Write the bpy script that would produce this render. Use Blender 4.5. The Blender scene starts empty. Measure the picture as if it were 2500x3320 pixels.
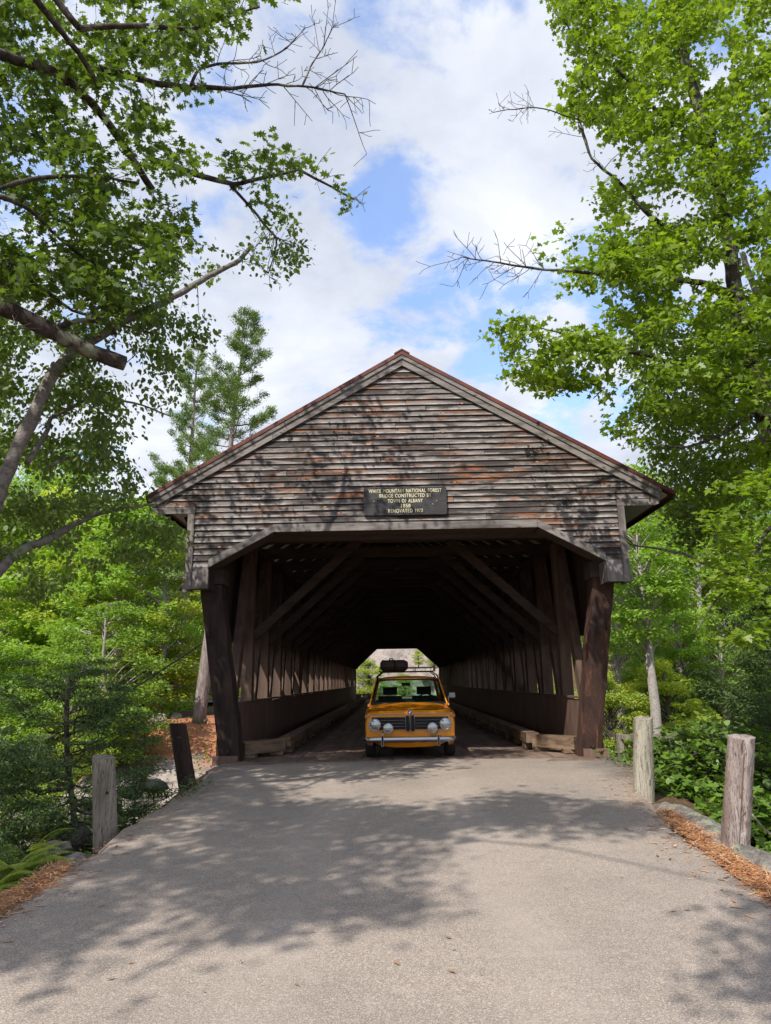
import bpy, math, random
import numpy as np
from mathutils import Matrix, Vector
rng = np.random.default_rng(7)
random.seed(7)
S = bpy.context.scene
COL = S.collection

# ------------------------------------------------------------------ camera
FOC = 2303.0 / 3320.0                       # focal length / long side
CAM = np.array([-0.2464, 0.0, 1.3227])
PITCH, ROLL, YAW = 0.2337, -0.0164, 0.0083
cf = np.array([-math.sin(YAW)*math.cos(PITCH), math.cos(YAW)*math.cos(PITCH), math.sin(PITCH)])
rt = np.array([math.cos(YAW), math.sin(YAW), 0.0]); up = np.cross(rt, cf)
cr = rt*math.cos(ROLL)+up*math.sin(ROLL); cu = -rt*math.sin(ROLL)+up*math.cos(ROLL)
cd = bpy.data.cameras.new('camera'); cam = bpy.data.objects.new('camera', cd); COL.objects.link(cam)
cam.matrix_world = Matrix(((cr[0], cu[0], -cf[0], CAM[0]), (cr[1], cu[1], -cf[1], CAM[1]), (cr[2], cu[2], -cf[2], CAM[2]), (0, 0, 0, 1)))
cd.sensor_fit = 'VERTICAL'; cd.sensor_height = 36.0; cd.lens = 36.0*FOC
cd.clip_start = 0.05; cd.clip_end = 3000
S.camera = cam
# drawing-board helpers: a point of the survey picture (1666 wide) laid out at its real distance
def _ray(px, py):
    return cf + cr*((px*1.5006-1250)/2303.0) - cu*((py*1.5009-1660)/2303.0)
def at(px, py, Y):
    d = _ray(px, py); return CAM + d*(Y/d[1])
def atz(px, py, Z):
    d = _ray(px, py); return CAM + d*((Z-CAM[2])/d[2])

# ------------------------------------------------------------------ light
SUN_T = np.array([0.45, 0.78, -1.0])        # the way sunlight travels
sun_el = math.atan2(1.0, math.hypot(SUN_T[0], SUN_T[1]))
sun_az = math.atan2(-SUN_T[0], -SUN_T[1])   # clockwise from +Y
W = bpy.data.worlds.new("World"); S.world = W; W.use_nodes = True
def build_world():
    nt = W.node_tree; nt.nodes.clear(); N = nt.nodes.new; L = nt.links.new
    out = N('ShaderNodeOutputWorld'); bg = N('ShaderNodeBackground'); L(bg.outputs[0], out.inputs[0])
    sky = N('ShaderNodeTexSky'); sky.sky_type = 'NISHITA'; sky.sun_disc = False
    sky.sun_elevation = sun_el; sky.sun_rotation = sun_az % (2*math.pi)
    sky.air_density = 1.0; sky.dust_density = 1.2; sky.ozone_density = 2.0
    bg.inputs[1].default_value = 0.15
    tc = N('ShaderNodeTexCoord')
    sep = N('ShaderNodeSeparateXYZ'); L(tc.outputs['Generated'], sep.inputs[0])
    def M(op, a, b=None, c=None, clamp=False):
        m = N('ShaderNodeMath'); m.operation = op; m.use_clamp = clamp
        for i, v in enumerate((a, b, c)):
            if v is None: continue
            if isinstance(v, (int, float)): m.inputs[i].default_value = v
            else: L(v, m.inputs[i])
        return m.outputs[0]
    z = M('ADD', M('MAXIMUM', sep.outputs[2], 0.0), 0.22)
    comb = N('ShaderNodeCombineXYZ'); L(M('DIVIDE', sep.outputs[0], z), comb.inputs[0]); L(M('DIVIDE', sep.outputs[1], z), comb.inputs[1])
    def noise(scale, detail, rough, off=(0, 0, 0), dist=0.0):
        mp = N('ShaderNodeMapping'); L(comb.outputs[0], mp.inputs[0]); mp.inputs[1].default_value = off
        n = N('ShaderNodeTexNoise'); L(mp.outputs[0], n.inputs[0]); n.inputs['Scale'].default_value = scale
        n.inputs['Detail'].default_value = detail; n.inputs['Roughness'].default_value = rough; n.inputs['Distortion'].default_value = dist
        return n.outputs[0]
    cov = noise(1.5, 9, 0.62, (3.1, 1.7, 0), 0.3)
    fine = noise(5.5, 8, 0.6, (1.0, 4.0, 2.0), 0.2)
    # openings in the cloud deck
    holes = None
    for (px, py, rad, amt) in ((835, 450, 0.085, 1.0), (905, 345, 0.055, 0.55), (985, 610, 0.075, 1.0), (930, 560, 0.05, .6), (1055, 735, 0.06, 1.0), (1110, 620, 0.07, .7), (1240, 860, 0.06, 1.0),
                               (1330, 640, 0.09, .9), (1330, 880, .06, .9), (1000, 400, 0.09, .35), (-300, 300, .35, .8), (2300, 500, .4, .9), (1000, -900, .5, .9), (700, 3800, .6, .8)):
        d = _ray(px, py) if py < 3000 else np.array([0.3, -1.0, 0.8]); d = d/np.linalg.norm(d)
        v = N('ShaderNodeVectorMath'); v.operation = 'DISTANCE'; L(tc.outputs['Generated'], v.inputs[0]); v.inputs[1].default_value = tuple(d)
        g = M('DIVIDE', v.outputs['Value'], rad); g = M('EXPONENT', M('MULTIPLY', M('MULTIPLY', g, g), -1.0)); g = M('MULTIPLY', g, amt)
        holes = g if holes is None else M('MAXIMUM', holes, g)
    c = M('ADD', M('MULTIPLY_ADD', cov, 1.0, 0.36), M('MULTIPLY', M('SUBTRACT', fine, 0.5), 1.5))
    c = M('SUBTRACT', c, M('MULTIPLY', holes, 0.46))
    mr = N('ShaderNodeMapRange'); L(c, mr.inputs[0]); mr.inputs[1].default_value = 0.40; mr.inputs[2].default_value = 0.70; mr.interpolation_type = 'SMOOTHSTEP'
    mask = M('MULTIPLY_ADD', mr.outputs[0], 0.83, 0.15)
    shade = noise(2.2, 7, 0.58, (9.0, 2.0, 5.0), 0.2)
    cr_ = N('ShaderNodeValToRGB'); L(shade, cr_.inputs[0]); e = cr_.color_ramp.elements
    e[0].position = 0.30; e[0].color = (1.85, 2.05, 2.5, 1); e[1].position = 0.66; e[1].color = (3.3, 3.4, 3.65, 1)
    mx = N('ShaderNodeMix'); mx.data_type = 'RGBA'; L(mask, mx.inputs[0])
    skc = N('ShaderNodeMix'); skc.data_type = 'RGBA'; skc.blend_type = 'MULTIPLY'; skc.inputs[0].default_value = 1.0
    L(sky.outputs[0], skc.inputs[6]); skc.inputs[7].default_value = (1.0, 1.08, 1.22, 1)
    L(skc.outputs[2], mx.inputs[6]); L(cr_.outputs[0], mx.inputs[7])
    L(mx.outputs[2], bg.inputs[0])
build_world()
sl = bpy.data.lights.new('sun', 'SUN'); sl.energy = 3.0; sl.angle = math.radians(0.55); sl.color = (1.0, 0.945, 0.86)
so = bpy.data.objects.new('sun', sl); COL.objects.link(so); so.location = (-20, -30, 50)
so.rotation_euler = Vector(SUN_T).to_track_quat('-Z', 'Y').to_euler()
S.view_settings.view_transform = 'Standard'; S.view_settings.look = 'None'
S.view_settings.gamma = 1.0; S.view_settings.use_curve_mapping = False; S.view_settings.exposure = 1.03
S.render.engine = 'CYCLES'
cy = S.cycles
cy.max_bounces = 6; cy.diffuse_bounces = 4; cy.glossy_bounces = 2; cy.transmission_bounces = 4; cy.transparent_max_bounces = 8
cy.caustics_reflective = False; cy.caustics_refractive = False
cy.use_denoising = True; cy.use_adaptive_sampling = True; cy.adaptive_threshold = 0.015; cy.sample_clamp_indirect = 4.0

# ------------------------------------------------------------------ object helpers
def props(o, label=None, cat=None, group=None, kind=None):
    if label: o['label'] = label
    if cat: o['category'] = cat
    if group: o['group'] = group
    if kind: o['kind'] = kind
    return o
def empty(name, loc, label, cat, group=None):
    o = bpy.data.objects.new(name, None); COL.objects.link(o); o.location = loc; o.empty_display_size = 0.2
    return props(o, label, cat, group)
def arr_mesh(name, V, F, smooth=False):
    """F: int array (n,k) or list of such arrays / list of tuples"""
    me = bpy.data.meshes.new(name)
    V = np.asarray(V, dtype=np.float32)
    if isinstance(F, np.ndarray): F = [F]
    if len(F) and not isinstance(F[0], np.ndarray):
        me.from_pydata([tuple(map(float, v)) for v in V], [], [tuple(map(int, f)) for f in F])
    else:
        me.vertices.add(len(V)); me.vertices.foreach_set('co', V.ravel())
        loops = np.concatenate([f.ravel() for f in F]).astype(np.int32)
        tot = np.concatenate([np.full(len(f), f.shape[1]) for f in F]).astype(np.int32)
        st = np.concatenate([[0], np.cumsum(tot)[:-1]]).astype(np.int32)
        me.loops.add(len(loops)); me.loops.foreach_set('vertex_index', loops)
        me.polygons.add(len(tot)); me.polygons.foreach_set('loop_start', st)
        me.update(calc_edges=True); me.validate()
    if smooth: me.polygons.foreach_set('use_smooth', np.ones(len(me.polygons), dtype=bool))
    me.update()
    return me
def rootloc(p):
    v = Vector((0, 0, 0))
    while p is not None: v = v + p.location; p = p.parent
    return np.array(v)
def part(name, V, F, mat, parent=None, smooth=False, loc=None):
    """one mesh object; V in world coordinates"""
    V = np.asarray(V, dtype=float)
    base = rootloc(parent)
    if parent is None and loc is not None: base = np.array(loc, float)
    o = bpy.data.objects.new(name, arr_mesh(name, V-base, F, smooth))
    if parent is None and loc is not None: o.location = loc
    o.parent = parent
    if mat is not None: o.data.materials.append(mat)
    COL.objects.link(o)
    return o
BF = [(0, 3, 2, 1), (4, 5, 6, 7), (0, 1, 5, 4), (1, 2, 6, 5), (2, 3, 7, 6), (3, 0, 4, 7)]
def box(x0, x1, y0, y1, z0, z1):
    return [(x0, y0, z0), (x1, y0, z0), (x1, y1, z0), (x0, y1, z0), (x0, y0, z1), (x1, y0, z1), (x1, y1, z1), (x0, y1, z1)], list(BF)
def nrm(v):
    v = np.asarray(v, float); return v/(np.linalg.norm(v)+1e-12)
def beam(p0, p1, w, h, upv=(0, 0, 1)):
    """box from p0 to p1; w across, h along upv"""
    p0, p1 = np.array(p0, float), np.array(p1, float); d = nrm(p1-p0)
    s = nrm(np.cross(d, upv)); u = np.cross(s, d)
    V = []
    for p in (p0, p1):
        for a, b in ((-1, -1), (1, -1), (1, 1), (-1, 1)): V.append(p+s*a*w/2+u*b*h/2)
    return V, list(BF)
def prism(poly, y0, y1):
    """polygon (x,z) extruded along y"""
    n = len(poly)
    V = [(x, y0, z) for x, z in poly]+[(x, y1, z) for x, z in poly]
    F = [tuple(range(n)), tuple(range(2*n-1, n-1, -1))]
    F += [(i, i+n, (i+1) % n+n, (i+1) % n) for i in range(n)]
    return V, F
def join(*parts):
    V, F = [], []
    for v, f in parts:
        o = len(V); V += [tuple(p) for p in v]; F += [tuple(i+o for i in t) for t in f]
    return V, F
def tube(pts, rad, n=8, cap=True, wob=0.0):
    pts = np.asarray(pts, float); rad = np.broadcast_to(np.asarray(rad, float), (len(pts),))
    V, F = [], []
    t = np.gradient(pts, axis=0); ref = np.array([0.13, 0.21, 0.97])
    if abs(nrm(t[0])@ref) > 0.9: ref = np.array([0.9, 0.3, 0.1])
    for i, p in enumerate(pts):
        d = nrm(t[i]); a = nrm(np.cross(d, ref)); b = np.cross(d, a)
        for k in range(n):
            an = 2*math.pi*k/n; r = rad[i]*(1+wob*rng.normal())
            V.append(p+a*math.cos(an)*r+b*math.sin(an)*r)
    for i in range(len(pts)-1):
        for k in range(n):
            F.append((i*n+k, i*n+(k+1) % n, (i+1)*n+(k+1) % n, (i+1)*n+k))
    if cap: F += [tuple(range(n-1, -1, -1)), tuple(range((len(pts)-1)*n, len(pts)*n))]
    return V, F
def tubes_np(segs, n=5):
    """many tubes at once, segs: list of (pts (m,3), radii (m,)) -> V, F arrays"""
    VV, FF, o = [], [], 0
    ang = np.arange(n)*2*np.pi/n; ca, sa = np.cos(ang), np.sin(ang)
    for P, R in segs:
        m = len(P); t = np.gradient(P, axis=0); t /= np.linalg.norm(t, axis=1)[:, None]+1e-9
        ref = np.array([0.31, 0.22, 0.92]); a = np.cross(t, ref); a /= np.linalg.norm(a, axis=1)[:, None]+1e-9; b = np.cross(t, a)
        V = P[:, None, :]+(a[:, None, :]*ca[None, :, None]+b[:, None, :]*sa[None, :, None])*R[:, None, None]
        VV.append(V.reshape(-1, 3))
        i = (np.arange(m-1)*n)[:, None]; k = np.arange(n)[None, :]; k2 = (k+1) % n
        FF.append(np.stack([i+k, i+k2, i+n+k2, i+n+k], -1).reshape(-1, 4)+o); o += m*n
    return np.concatenate(VV), np.concatenate(FF)
def copy_thing(root, loc, rotz=0.0, scale=1.0, label=None, group=None):
    r = root.copy(); COL.objects.link(r); r.location = loc; r.rotation_euler = (0, 0, rotz)
    r.scale = (scale, scale, scale) if not hasattr(scale, '__len__') else scale
    if label: r['label'] = label
    if group: r['group'] = group
    for ch in list(root.children):
        c = ch.copy(); COL.objects.link(c); c.parent = r
    return r

# ------------------------------------------------------------------ materials
class NT:
    def __init__(s, name):
        s.m = bpy.data.materials.new(name); s.m.use_nodes = True; s.t = s.m.node_tree; s.t.nodes.clear()
        s.out = s.n('ShaderNodeOutputMaterial'); s.p = s.n('ShaderNodeBsdfPrincipled'); s.l(s.p.outputs[0], s.out.inputs[0])
    def n(s, k, **kw):
        x = s.t.nodes.new(k)
        for a, b in kw.items(): setattr(x, a, b)
        return x
    def l(s, a, b): s.t.links.new(a, b)
    def coord(s, scale=(1, 1, 1), rand=True, kind='Object', rot=(0, 0, 0)):
        tc = s.n('ShaderNodeTexCoord'); v = tc.outputs[kind]
        if rand:
            oi = s.n('ShaderNodeObjectInfo'); ad = s.n('ShaderNodeVectorMath', operation='ADD'); sc = s.n('ShaderNodeMath', operation='MULTIPLY')
            s.l(oi.outputs['Random'], sc.inputs[0]); sc.inputs[1].default_value = 57.0; s.l(v, ad.inputs[0]); s.l(sc.outputs[0], ad.inputs[1]); v = ad.outputs[0]
        mp = s.n('ShaderNodeMapping'); s.l(v, mp.inputs[0]); mp.inputs['Scale'].default_value = scale; mp.inputs['Rotation'].default_value = rot
        return mp.outputs[0]
    def noise(s, vec, scale, detail=5, rough=0.6, dist=0.0):
        n = s.n('ShaderNodeTexNoise'); s.l(vec, n.inputs[0]); n.inputs['Scale'].default_value = scale; n.inputs['Detail'].default_value = detail
        n.inputs['Roughness'].default_value = rough; n.inputs['Distortion'].default_value = dist; return n.outputs[0]
    def vor(s, vec, scale, feature='F1', out='Distance'):
        n = s.n('ShaderNodeTexVoronoi', feature=feature); s.l(vec, n.inputs[0]); n.inputs['Scale'].default_value = scale; return n.outputs[out]
    def ramp(s, f, stops):
        r = s.n('ShaderNodeValToRGB'); s.l(f, r.inputs[0]); e = r.color_ramp.elements
        while len(e) < len(stops): e.new(0.5)
        for k, (p, c) in enumerate(stops):
            e[k].position = p; e[k].color = (c[0], c[1], c[2], 1) if hasattr(c, '__len__') else (c, c, c, 1)
        return r.outputs[0]
    def mix(s, f, a, b, mode='MIX'):
        m = s.n('ShaderNodeMix', data_type='RGBA', blend_type=mode)
        for i, v in ((0, f), (6, a), (7, b)):
            if isinstance(v, (int, float)): m.inputs[i].default_value = v if i == 0 else (v, v, v, 1)
            elif hasattr(v, '__len__'): m.inputs[i].default_value = (v[0], v[1], v[2], 1)
            else: s.l(v, m.inputs[i])
        return m.outputs[2]
    def math(s, op, a, b=0.0, clamp=False):
        m = s.n('ShaderNodeMath', operation=op); m.use_clamp = clamp
        for i, v in enumerate((a, b)):
            if isinstance(v, (int, float)): m.inputs[i].default_value = v
            else: s.l(v, m.inputs[i])
        return m.outputs[0]
    def bump(s, h, strength=0.3, dist=0.01):
        b = s.n('ShaderNodeBump'); b.inputs['Strength'].default_value = strength; b.inputs['Distance'].default_value = dist
        s.l(h, b.inputs['Height']); s.l(b.outputs[0], s.p.inputs['Normal'])
    def done(s, col, rough=0.7, metal=0.0, spec=0.5, coat=0.0):
        if hasattr(col, '__len__'): s.p.inputs['Base Color'].default_value = (col[0], col[1], col[2], 1)
        else: s.l(col, s.p.inputs['Base Color'])
        if isinstance(rough, (int, float)): s.p.inputs['Roughness'].default_value = rough
        else: s.l(rough, s.p.inputs['Roughness'])
        s.p.inputs['Metallic'].default_value = metal; s.p.inputs['Specular IOR Level'].default_value = spec; s.p.inputs['Coat Weight'].default_value = coat
        return s.m

def plain(name, col, rough=0.6, metal=0.0, spec=0.5, coat=0.0, vary=0.12, scale=9.0):
    t = NT(name); v = t.coord(); n = t.noise(v, scale, 5, 0.65)
    c = t.mix(n, tuple(x*(1-vary*2) for x in col), tuple(min(1, x*(1+vary*2)) for x in col))
    return t.done(c, rough, metal, spec, coat)

def wood(name, light, dark, warm, axis='x', warm_lo=0.60, dark_amt=0.5, knots=True, bump=0.5, rough=0.8, grain=1.0, lap_stain_shade=None, cracks=0.0):
    t = NT(name)
    sc = {'x': (1.1, 9, 26), 'y': (9, 1.1, 26), 'z': (22, 22, 1.1)}[axis]
    sb = {'x': (0.9, 2.5, 5.5), 'y': (2.5, 0.9, 5.5), 'z': (5, 5, 0.9)}[axis]
    g = t.noise(t.coord(sc), 2.6*grain, 7, 0.68, 0.6)
    big = t.noise(t.coord(sb), 1.3, 5, 0.6, 0.4)
    c = t.mix(t.ramp(g, [(0.3, 0.0), (0.72, 1.0)]), tuple(0.5*a+0.5*b for a, b in zip(dark, light)), light)
    dm = t.ramp(big, [(0.42-0.14*dark_amt, 1.0), (0.64-0.14*dark_amt, 0.0)])
    if lap_stain_shade:
        z0, ex = lap_stain_shade
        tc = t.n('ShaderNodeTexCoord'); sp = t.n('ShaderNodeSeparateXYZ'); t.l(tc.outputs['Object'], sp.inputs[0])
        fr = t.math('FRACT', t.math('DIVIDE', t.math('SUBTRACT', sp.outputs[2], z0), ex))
        st = t.ramp(t.math('ADD', fr, t.math('MULTIPLY', t.math('SUBTRACT', big, 0.5), 2.6)), [(0.26, 0.0), (0.66, 1.0)])  # dark board tops: weather stain plus lap shadow painted into the colour
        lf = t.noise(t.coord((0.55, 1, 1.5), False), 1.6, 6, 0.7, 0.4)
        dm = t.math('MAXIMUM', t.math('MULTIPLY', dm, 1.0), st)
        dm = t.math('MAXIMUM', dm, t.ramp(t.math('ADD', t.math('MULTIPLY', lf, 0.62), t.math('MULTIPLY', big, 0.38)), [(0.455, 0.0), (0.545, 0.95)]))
        c = t.mix(t.ramp(fr, [(0.0, 1.0), (0.30, 0.0)]), c, tuple(min(1, x*1.45) for x in light))  # paler lower edge: silvered wear plus catch light painted in
    c = t.mix(t.math('MULTIPLY', dm, 0.9), c, dark)
    wm = t.noise(t.coord(sb), 0.9, 6, 0.7, 0.8)
    wmask = t.ramp(wm, [(warm_lo, 0.0), (warm_lo+0.09, 1.0)])
    wv_ = t.noise(t.coord(sc), 0.9, 4, 0.6)
    c = t.mix(t.math('MULTIPLY', wmask, t.ramp(g, [(0.30, 0.15), (0.6, 0.85)])), c, t.mix(t.ramp(wv_, [(0.35, 0.0), (0.65, 1.0)]), tuple(x*0.35 for x in warm), warm))
    fib = t.noise(t.coord(tuple(x*2.3 for x in sc)), 6*grain, 3, 0.7)
    c = t.mix(t.ramp(fib, [(0.28, 0.45), (0.48, 0.0)]), c, tuple(x*0.45 for x in dark))
    if knots:
        ks = {'x': (2.0, 1, 6.5), 'y': (1, 2.0, 6.5), 'z': (6.5, 6.5, 2.0)}[axis]
        kd = t.vor(t.coord(ks), 1.0)
        c = t.mix(t.ramp(kd, [(0.05, 1.0), (0.075, 0.0)]), c, tuple(min(1, x*1.5) for x in warm))
        c = t.mix(t.ramp(kd, [(0.075, 0.0), (0.085, 0.85), (0.10, 0.85), (0.13, 0.0)]), c, tuple(x*0.5 for x in dark))
        c = t.mix(t.ramp(kd, [(0.018, 0.9), (0.03, 0.0)]), c, tuple(x*0.5 for x in dark))
    if cracks:
        ckn = t.noise(t.coord((30, 30, 0.9)), 1.5, 4, 0.6, 0.3); ln = t.math('ABSOLUTE', t.math('SUBTRACT', ckn, 0.5))
        c = t.mix(t.math('MULTIPLY', t.ramp(ln, [(0.006, 1.0), (0.022, 0.0)]), cracks), c, tuple(x*0.25 for x in dark))
        g = t.math('MULTIPLY', g, t.ramp(ln, [(0.006, 0.0), (0.03, 1.0)]))
    t.bump(t.mix(0.5, g, fib), bump, 0.006)
    return t.done(c, rough, 0, 0.35)

def leafmat(name, cols, trans=0.38, rough=0.42, hue_obj=0.35, spec=0.4):
    """cols: three greens"""
    t = NT(name); ge = t.n('ShaderNodeNewGeometry'); oi = t.n('ShaderNodeObjectInfo')
    c = t.ramp(ge.outputs['Random Per Island'], [(0.0, cols[0]), (0.5, cols[1]), (1.0, cols[2])])
    oc = t.ramp(oi.outputs['Random'], [(0.0, tuple(x*0.62 for x in cols[0])), (0.5, cols[1]), (1.0, tuple(x*1.35 for x in cols[2]))])
    c = t.mix(hue_obj, c, oc)
    big = t.noise(t.coord((1, 1, 1)), 0.55, 2, 0.5); c = t.mix(t.ramp(big, [(0.35, 0.0), (0.7, 0.45)]), c, cols[2])
    t.done(c, rough, 0, spec)
    tr = t.n('ShaderNodeBsdfTranslucent'); tcol = t.mix(1.0, c, (1.3, 1.35, 0.55), 'MULTIPLY'); t.l(tcol, tr.inputs[0])
    mx = t.n('ShaderNodeMixShader'); mx.inputs[0].default_value = trans; t.l(t.p.outputs[0], mx.inputs[1]); t.l(tr.outputs[0], mx.inputs[2]); t.l(mx.outputs[0], t.out.inputs[0])
    return t.m

M = {}
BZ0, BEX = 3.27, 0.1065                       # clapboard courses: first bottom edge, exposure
M['clap'] = wood('weathered_clapboard', (0.335, 0.30, 0.283), (0.014, 0.009, 0.008), (0.42, 0.16, 0.06), 'x', 0.54, 1.1, lap_stain_shade=(BZ0, BEX))
M['trim_x'] = wood('weathered_trim_across', (0.29, 0.262, 0.245), (0.075, 0.062, 0.055), (0.30, 0.15, 0.08), 'x', 0.68, 0.35)
M['trim_z'] = wood('weathered_trim_upright', (0.29, 0.255, 0.245), (0.080, 0.066, 0.062), (0.30, 0.16, 0.10), 'z', 0.70, 0.3)
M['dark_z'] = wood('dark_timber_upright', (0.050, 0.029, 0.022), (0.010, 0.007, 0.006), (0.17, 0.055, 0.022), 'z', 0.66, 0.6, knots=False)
M['post_red'] = wood('reddish_portal_post', (0.085, 0.040, 0.028), (0.014, 0.009, 0.008), (0.30, 0.12, 0.055), 'z', 0.56, 0.7, knots=False, cracks=.6)
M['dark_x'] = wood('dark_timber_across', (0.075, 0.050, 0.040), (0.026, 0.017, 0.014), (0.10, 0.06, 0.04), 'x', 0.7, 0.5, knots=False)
M['dark_y'] = wood('dark_timber_along', (0.075, 0.050, 0.040), (0.026, 0.017, 0.014), (0.10, 0.06, 0.04), 'y', 0.7, 0.5, knots=False)
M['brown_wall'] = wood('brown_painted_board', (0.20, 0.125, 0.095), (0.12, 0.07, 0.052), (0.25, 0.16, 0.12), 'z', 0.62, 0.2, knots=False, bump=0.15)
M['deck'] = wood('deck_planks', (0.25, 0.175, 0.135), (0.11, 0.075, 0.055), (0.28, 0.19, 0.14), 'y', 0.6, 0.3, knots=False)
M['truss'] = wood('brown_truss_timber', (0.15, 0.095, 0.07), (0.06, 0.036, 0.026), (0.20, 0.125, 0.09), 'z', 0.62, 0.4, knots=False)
M['curb'] = wood('curb_timber', (0.27, 0.185, 0.115), (0.08, 0.05, 0.034), (0.32, 0.20, 0.11), 'y', 0.55, 0.4, knots=False)
M['arch'] = wood('laminated_arch', (0.42, 0.31, 0.27), (0.20, 0.13, 0.11), (0.45, 0.33, 0.28), 'y', 0.5, 0.2, knots=False, bump=0.2)
M['post_grey'] = wood('weathered_bollard_grey', (0.36, 0.315, 0.25), (0.13, 0.105, 0.078), (0.30, 0.22, 0.12), 'z', 0.66, 0.4, grain=1.5, bump=0.9, cracks=0.85)
M['post_pink'] = wood('weathered_bollard_pink', (0.40, 0.35, 0.325), (0.15, 0.10, 0.08), (0.33, 0.19, 0.14), 'z', 0.54, 0.35, grain=1.5, bump=0.9, cracks=0.85)
M['post_green'] = wood('weathered_bollard_greenish', (0.40, 0.365, 0.30), (0.17, 0.15, 0.085), (0.42, 0.32, 0.27), 'z', 0.6, 0.3, grain=1.5, bump=0.9, cracks=0.85)
M['post_brown'] = wood('dark_brown_bollard', (0.085, 0.045, 0.034), (0.025, 0.014, 0.011), (0.16, 0.05, 0.03), 'z', 0.6, 0.4, grain=1.2, bump=0.7, cracks=0.85)

def roofmat():
    t = NT('rusty_red_roof_metal'); n = t.noise(t.coord((1, 1, 1), False), 2.5, 7, 0.7); f = t.noise(t.coord((1, 1, 1), False), 40, 4, 0.6)
    c = t.ramp(n, [(0.3, (0.035, 0.014, 0.011)), (0.55, (0.11, 0.026, 0.016)), (0.75, (0.20, 0.055, 0.02))]); c = t.mix(t.ramp(f, [(0.6, 0.0), (0.75, 0.6)]), c, (0.22, 0.11, 0.05))
    return t.done(c, 0.6, 0.2)
M['roof'] = roofmat()
M['roof_under'] = plain('galvanised_underside', (0.5, 0.5, 0.5), 0.6, 0.1)

def asphalt():
    t = NT('old_asphalt'); v = t.coord((1, 1, 1), False)
    a = t.vor(v, 150.0, 'F1', 'Color'); ag = t.n('ShaderNodeSeparateColor'); t.l(a, ag.inputs[0])
    d = t.vor(v, 150.0)
    c = t.ramp(ag.outputs[0], [(0.0, (0.21, 0.172, 0.142)), (0.45, (0.295, 0.243, 0.200)), (0.80, (0.36, 0.298, 0.247)), (0.97, (0.48, 0.41, 0.345))])
    c = t.mix(t.ramp(d, [(0.45, 0.0), (0.8, 0.7)]), c, (0.12, 0.104, 0.092))
    big = t.noise(v, 0.8, 5, 0.6); c = t.mix(t.ramp(big, [(0.3, 0.30), (0.6, 0.0)]), c, (0.10, 0.09, 0.082))
    med = t.noise(v, 9.0, 5, 0.7); c = t.mix(t.ramp(med, [(0.3, 0.20), (0.5, 0.0), (0.55, 0.0), (0.75, 0.16)]), c, (0.44, 0.38, 0.33))
    wob0 = t.math('MULTIPLY', t.noise(v, 0.5, 3, 0.5), 0.5)
    tx = t.n('ShaderNodeTexCoord'); sx = t.n('ShaderNodeSeparateXYZ'); t.l(tx.outputs['Object'], sx.inputs[0])
    trk = t.math('ABSOLUTE', t.math('SUBTRACT', t.math('ABSOLUTE', t.math('ADD', sx.outputs[0], wob0)), 0.78))
    c = t.mix(t.math('MULTIPLY', t.ramp(trk, [(0.12, 1.0), (0.38, 0.0)]), t.ramp(t.noise(v, 1.1, 4, 0.6), [(0.35, 0.05), (0.65, 0.30)])), c, (0.40, 0.34, 0.29))
    ck = t.n('ShaderNodeTexVoronoi', feature='DISTANCE_TO_EDGE'); wv = t.n('ShaderNodeVectorMath', operation='ADD'); nn = t.n('ShaderNodeTexNoise'); t.l(v, nn.inputs[0]); nn.inputs['Scale'].default_value = 2.2; nn.inputs['Detail'].default_value = 5
    t.l(v, wv.inputs[0]); t.l(nn.outputs[1], wv.inputs[1]); t.l(wv.outputs[0], ck.inputs[0]); ck.inputs['Scale'].default_value = 0.55
    c = t.mix(t.math('MULTIPLY', t.ramp(ck.outputs[0], [(0.001, 1.0), (0.0045, 0.0)]), t.ramp(t.noise(v, 0.7, 3, 0.5), [(0.52, 0.0), (0.60, 0.45)])), c, (0.08, 0.07, 0.06))
    sp = t.vor(v, 1.9); c = t.mix(t.ramp(sp, [(0.022, 0.75), (0.036, 0.0)]), c, (0.045, 0.04, 0.037))
    # darker, coarser fringe of newer patching along the bridge threshold and the edges
    tc = t.n('ShaderNodeTexCoord'); s = t.n('ShaderNodeSeparateXYZ'); t.l(tc.outputs['Object'], s.inputs[0])
    wob = t.math('MULTIPLY', t.math('SUBTRACT', t.noise(v, 1.7, 5, 0.65), 0.5), 1.6)
    edge = t.math('ADD', t.math('ABSOLUTE', s.outputs[0]), wob)
    pm = t.math('MULTIPLY', t.ramp(t.math('MULTIPLY', edge, 0.1), [(0.255, 0.0), (0.335, 1.0)]), t.ramp(t.math('MULTIPLY', t.math('ADD', s.outputs[1], wob), 0.05), [(0.44, 0.0), (0.56, 1.0)]))
    c = t.mix(t.math('MULTIPLY', pm, 0.85), c, t.mix(ag.outputs[1], (0.035, 0.032, 0.030), (0.14, 0.125, 0.11)))
    h = t.mix(0.5, d, med); t.bump(h, 0.55, 0.004)
    return t.done(c, 0.82, 0, 0.35)
M['asphalt'] = asphalt()

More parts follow.
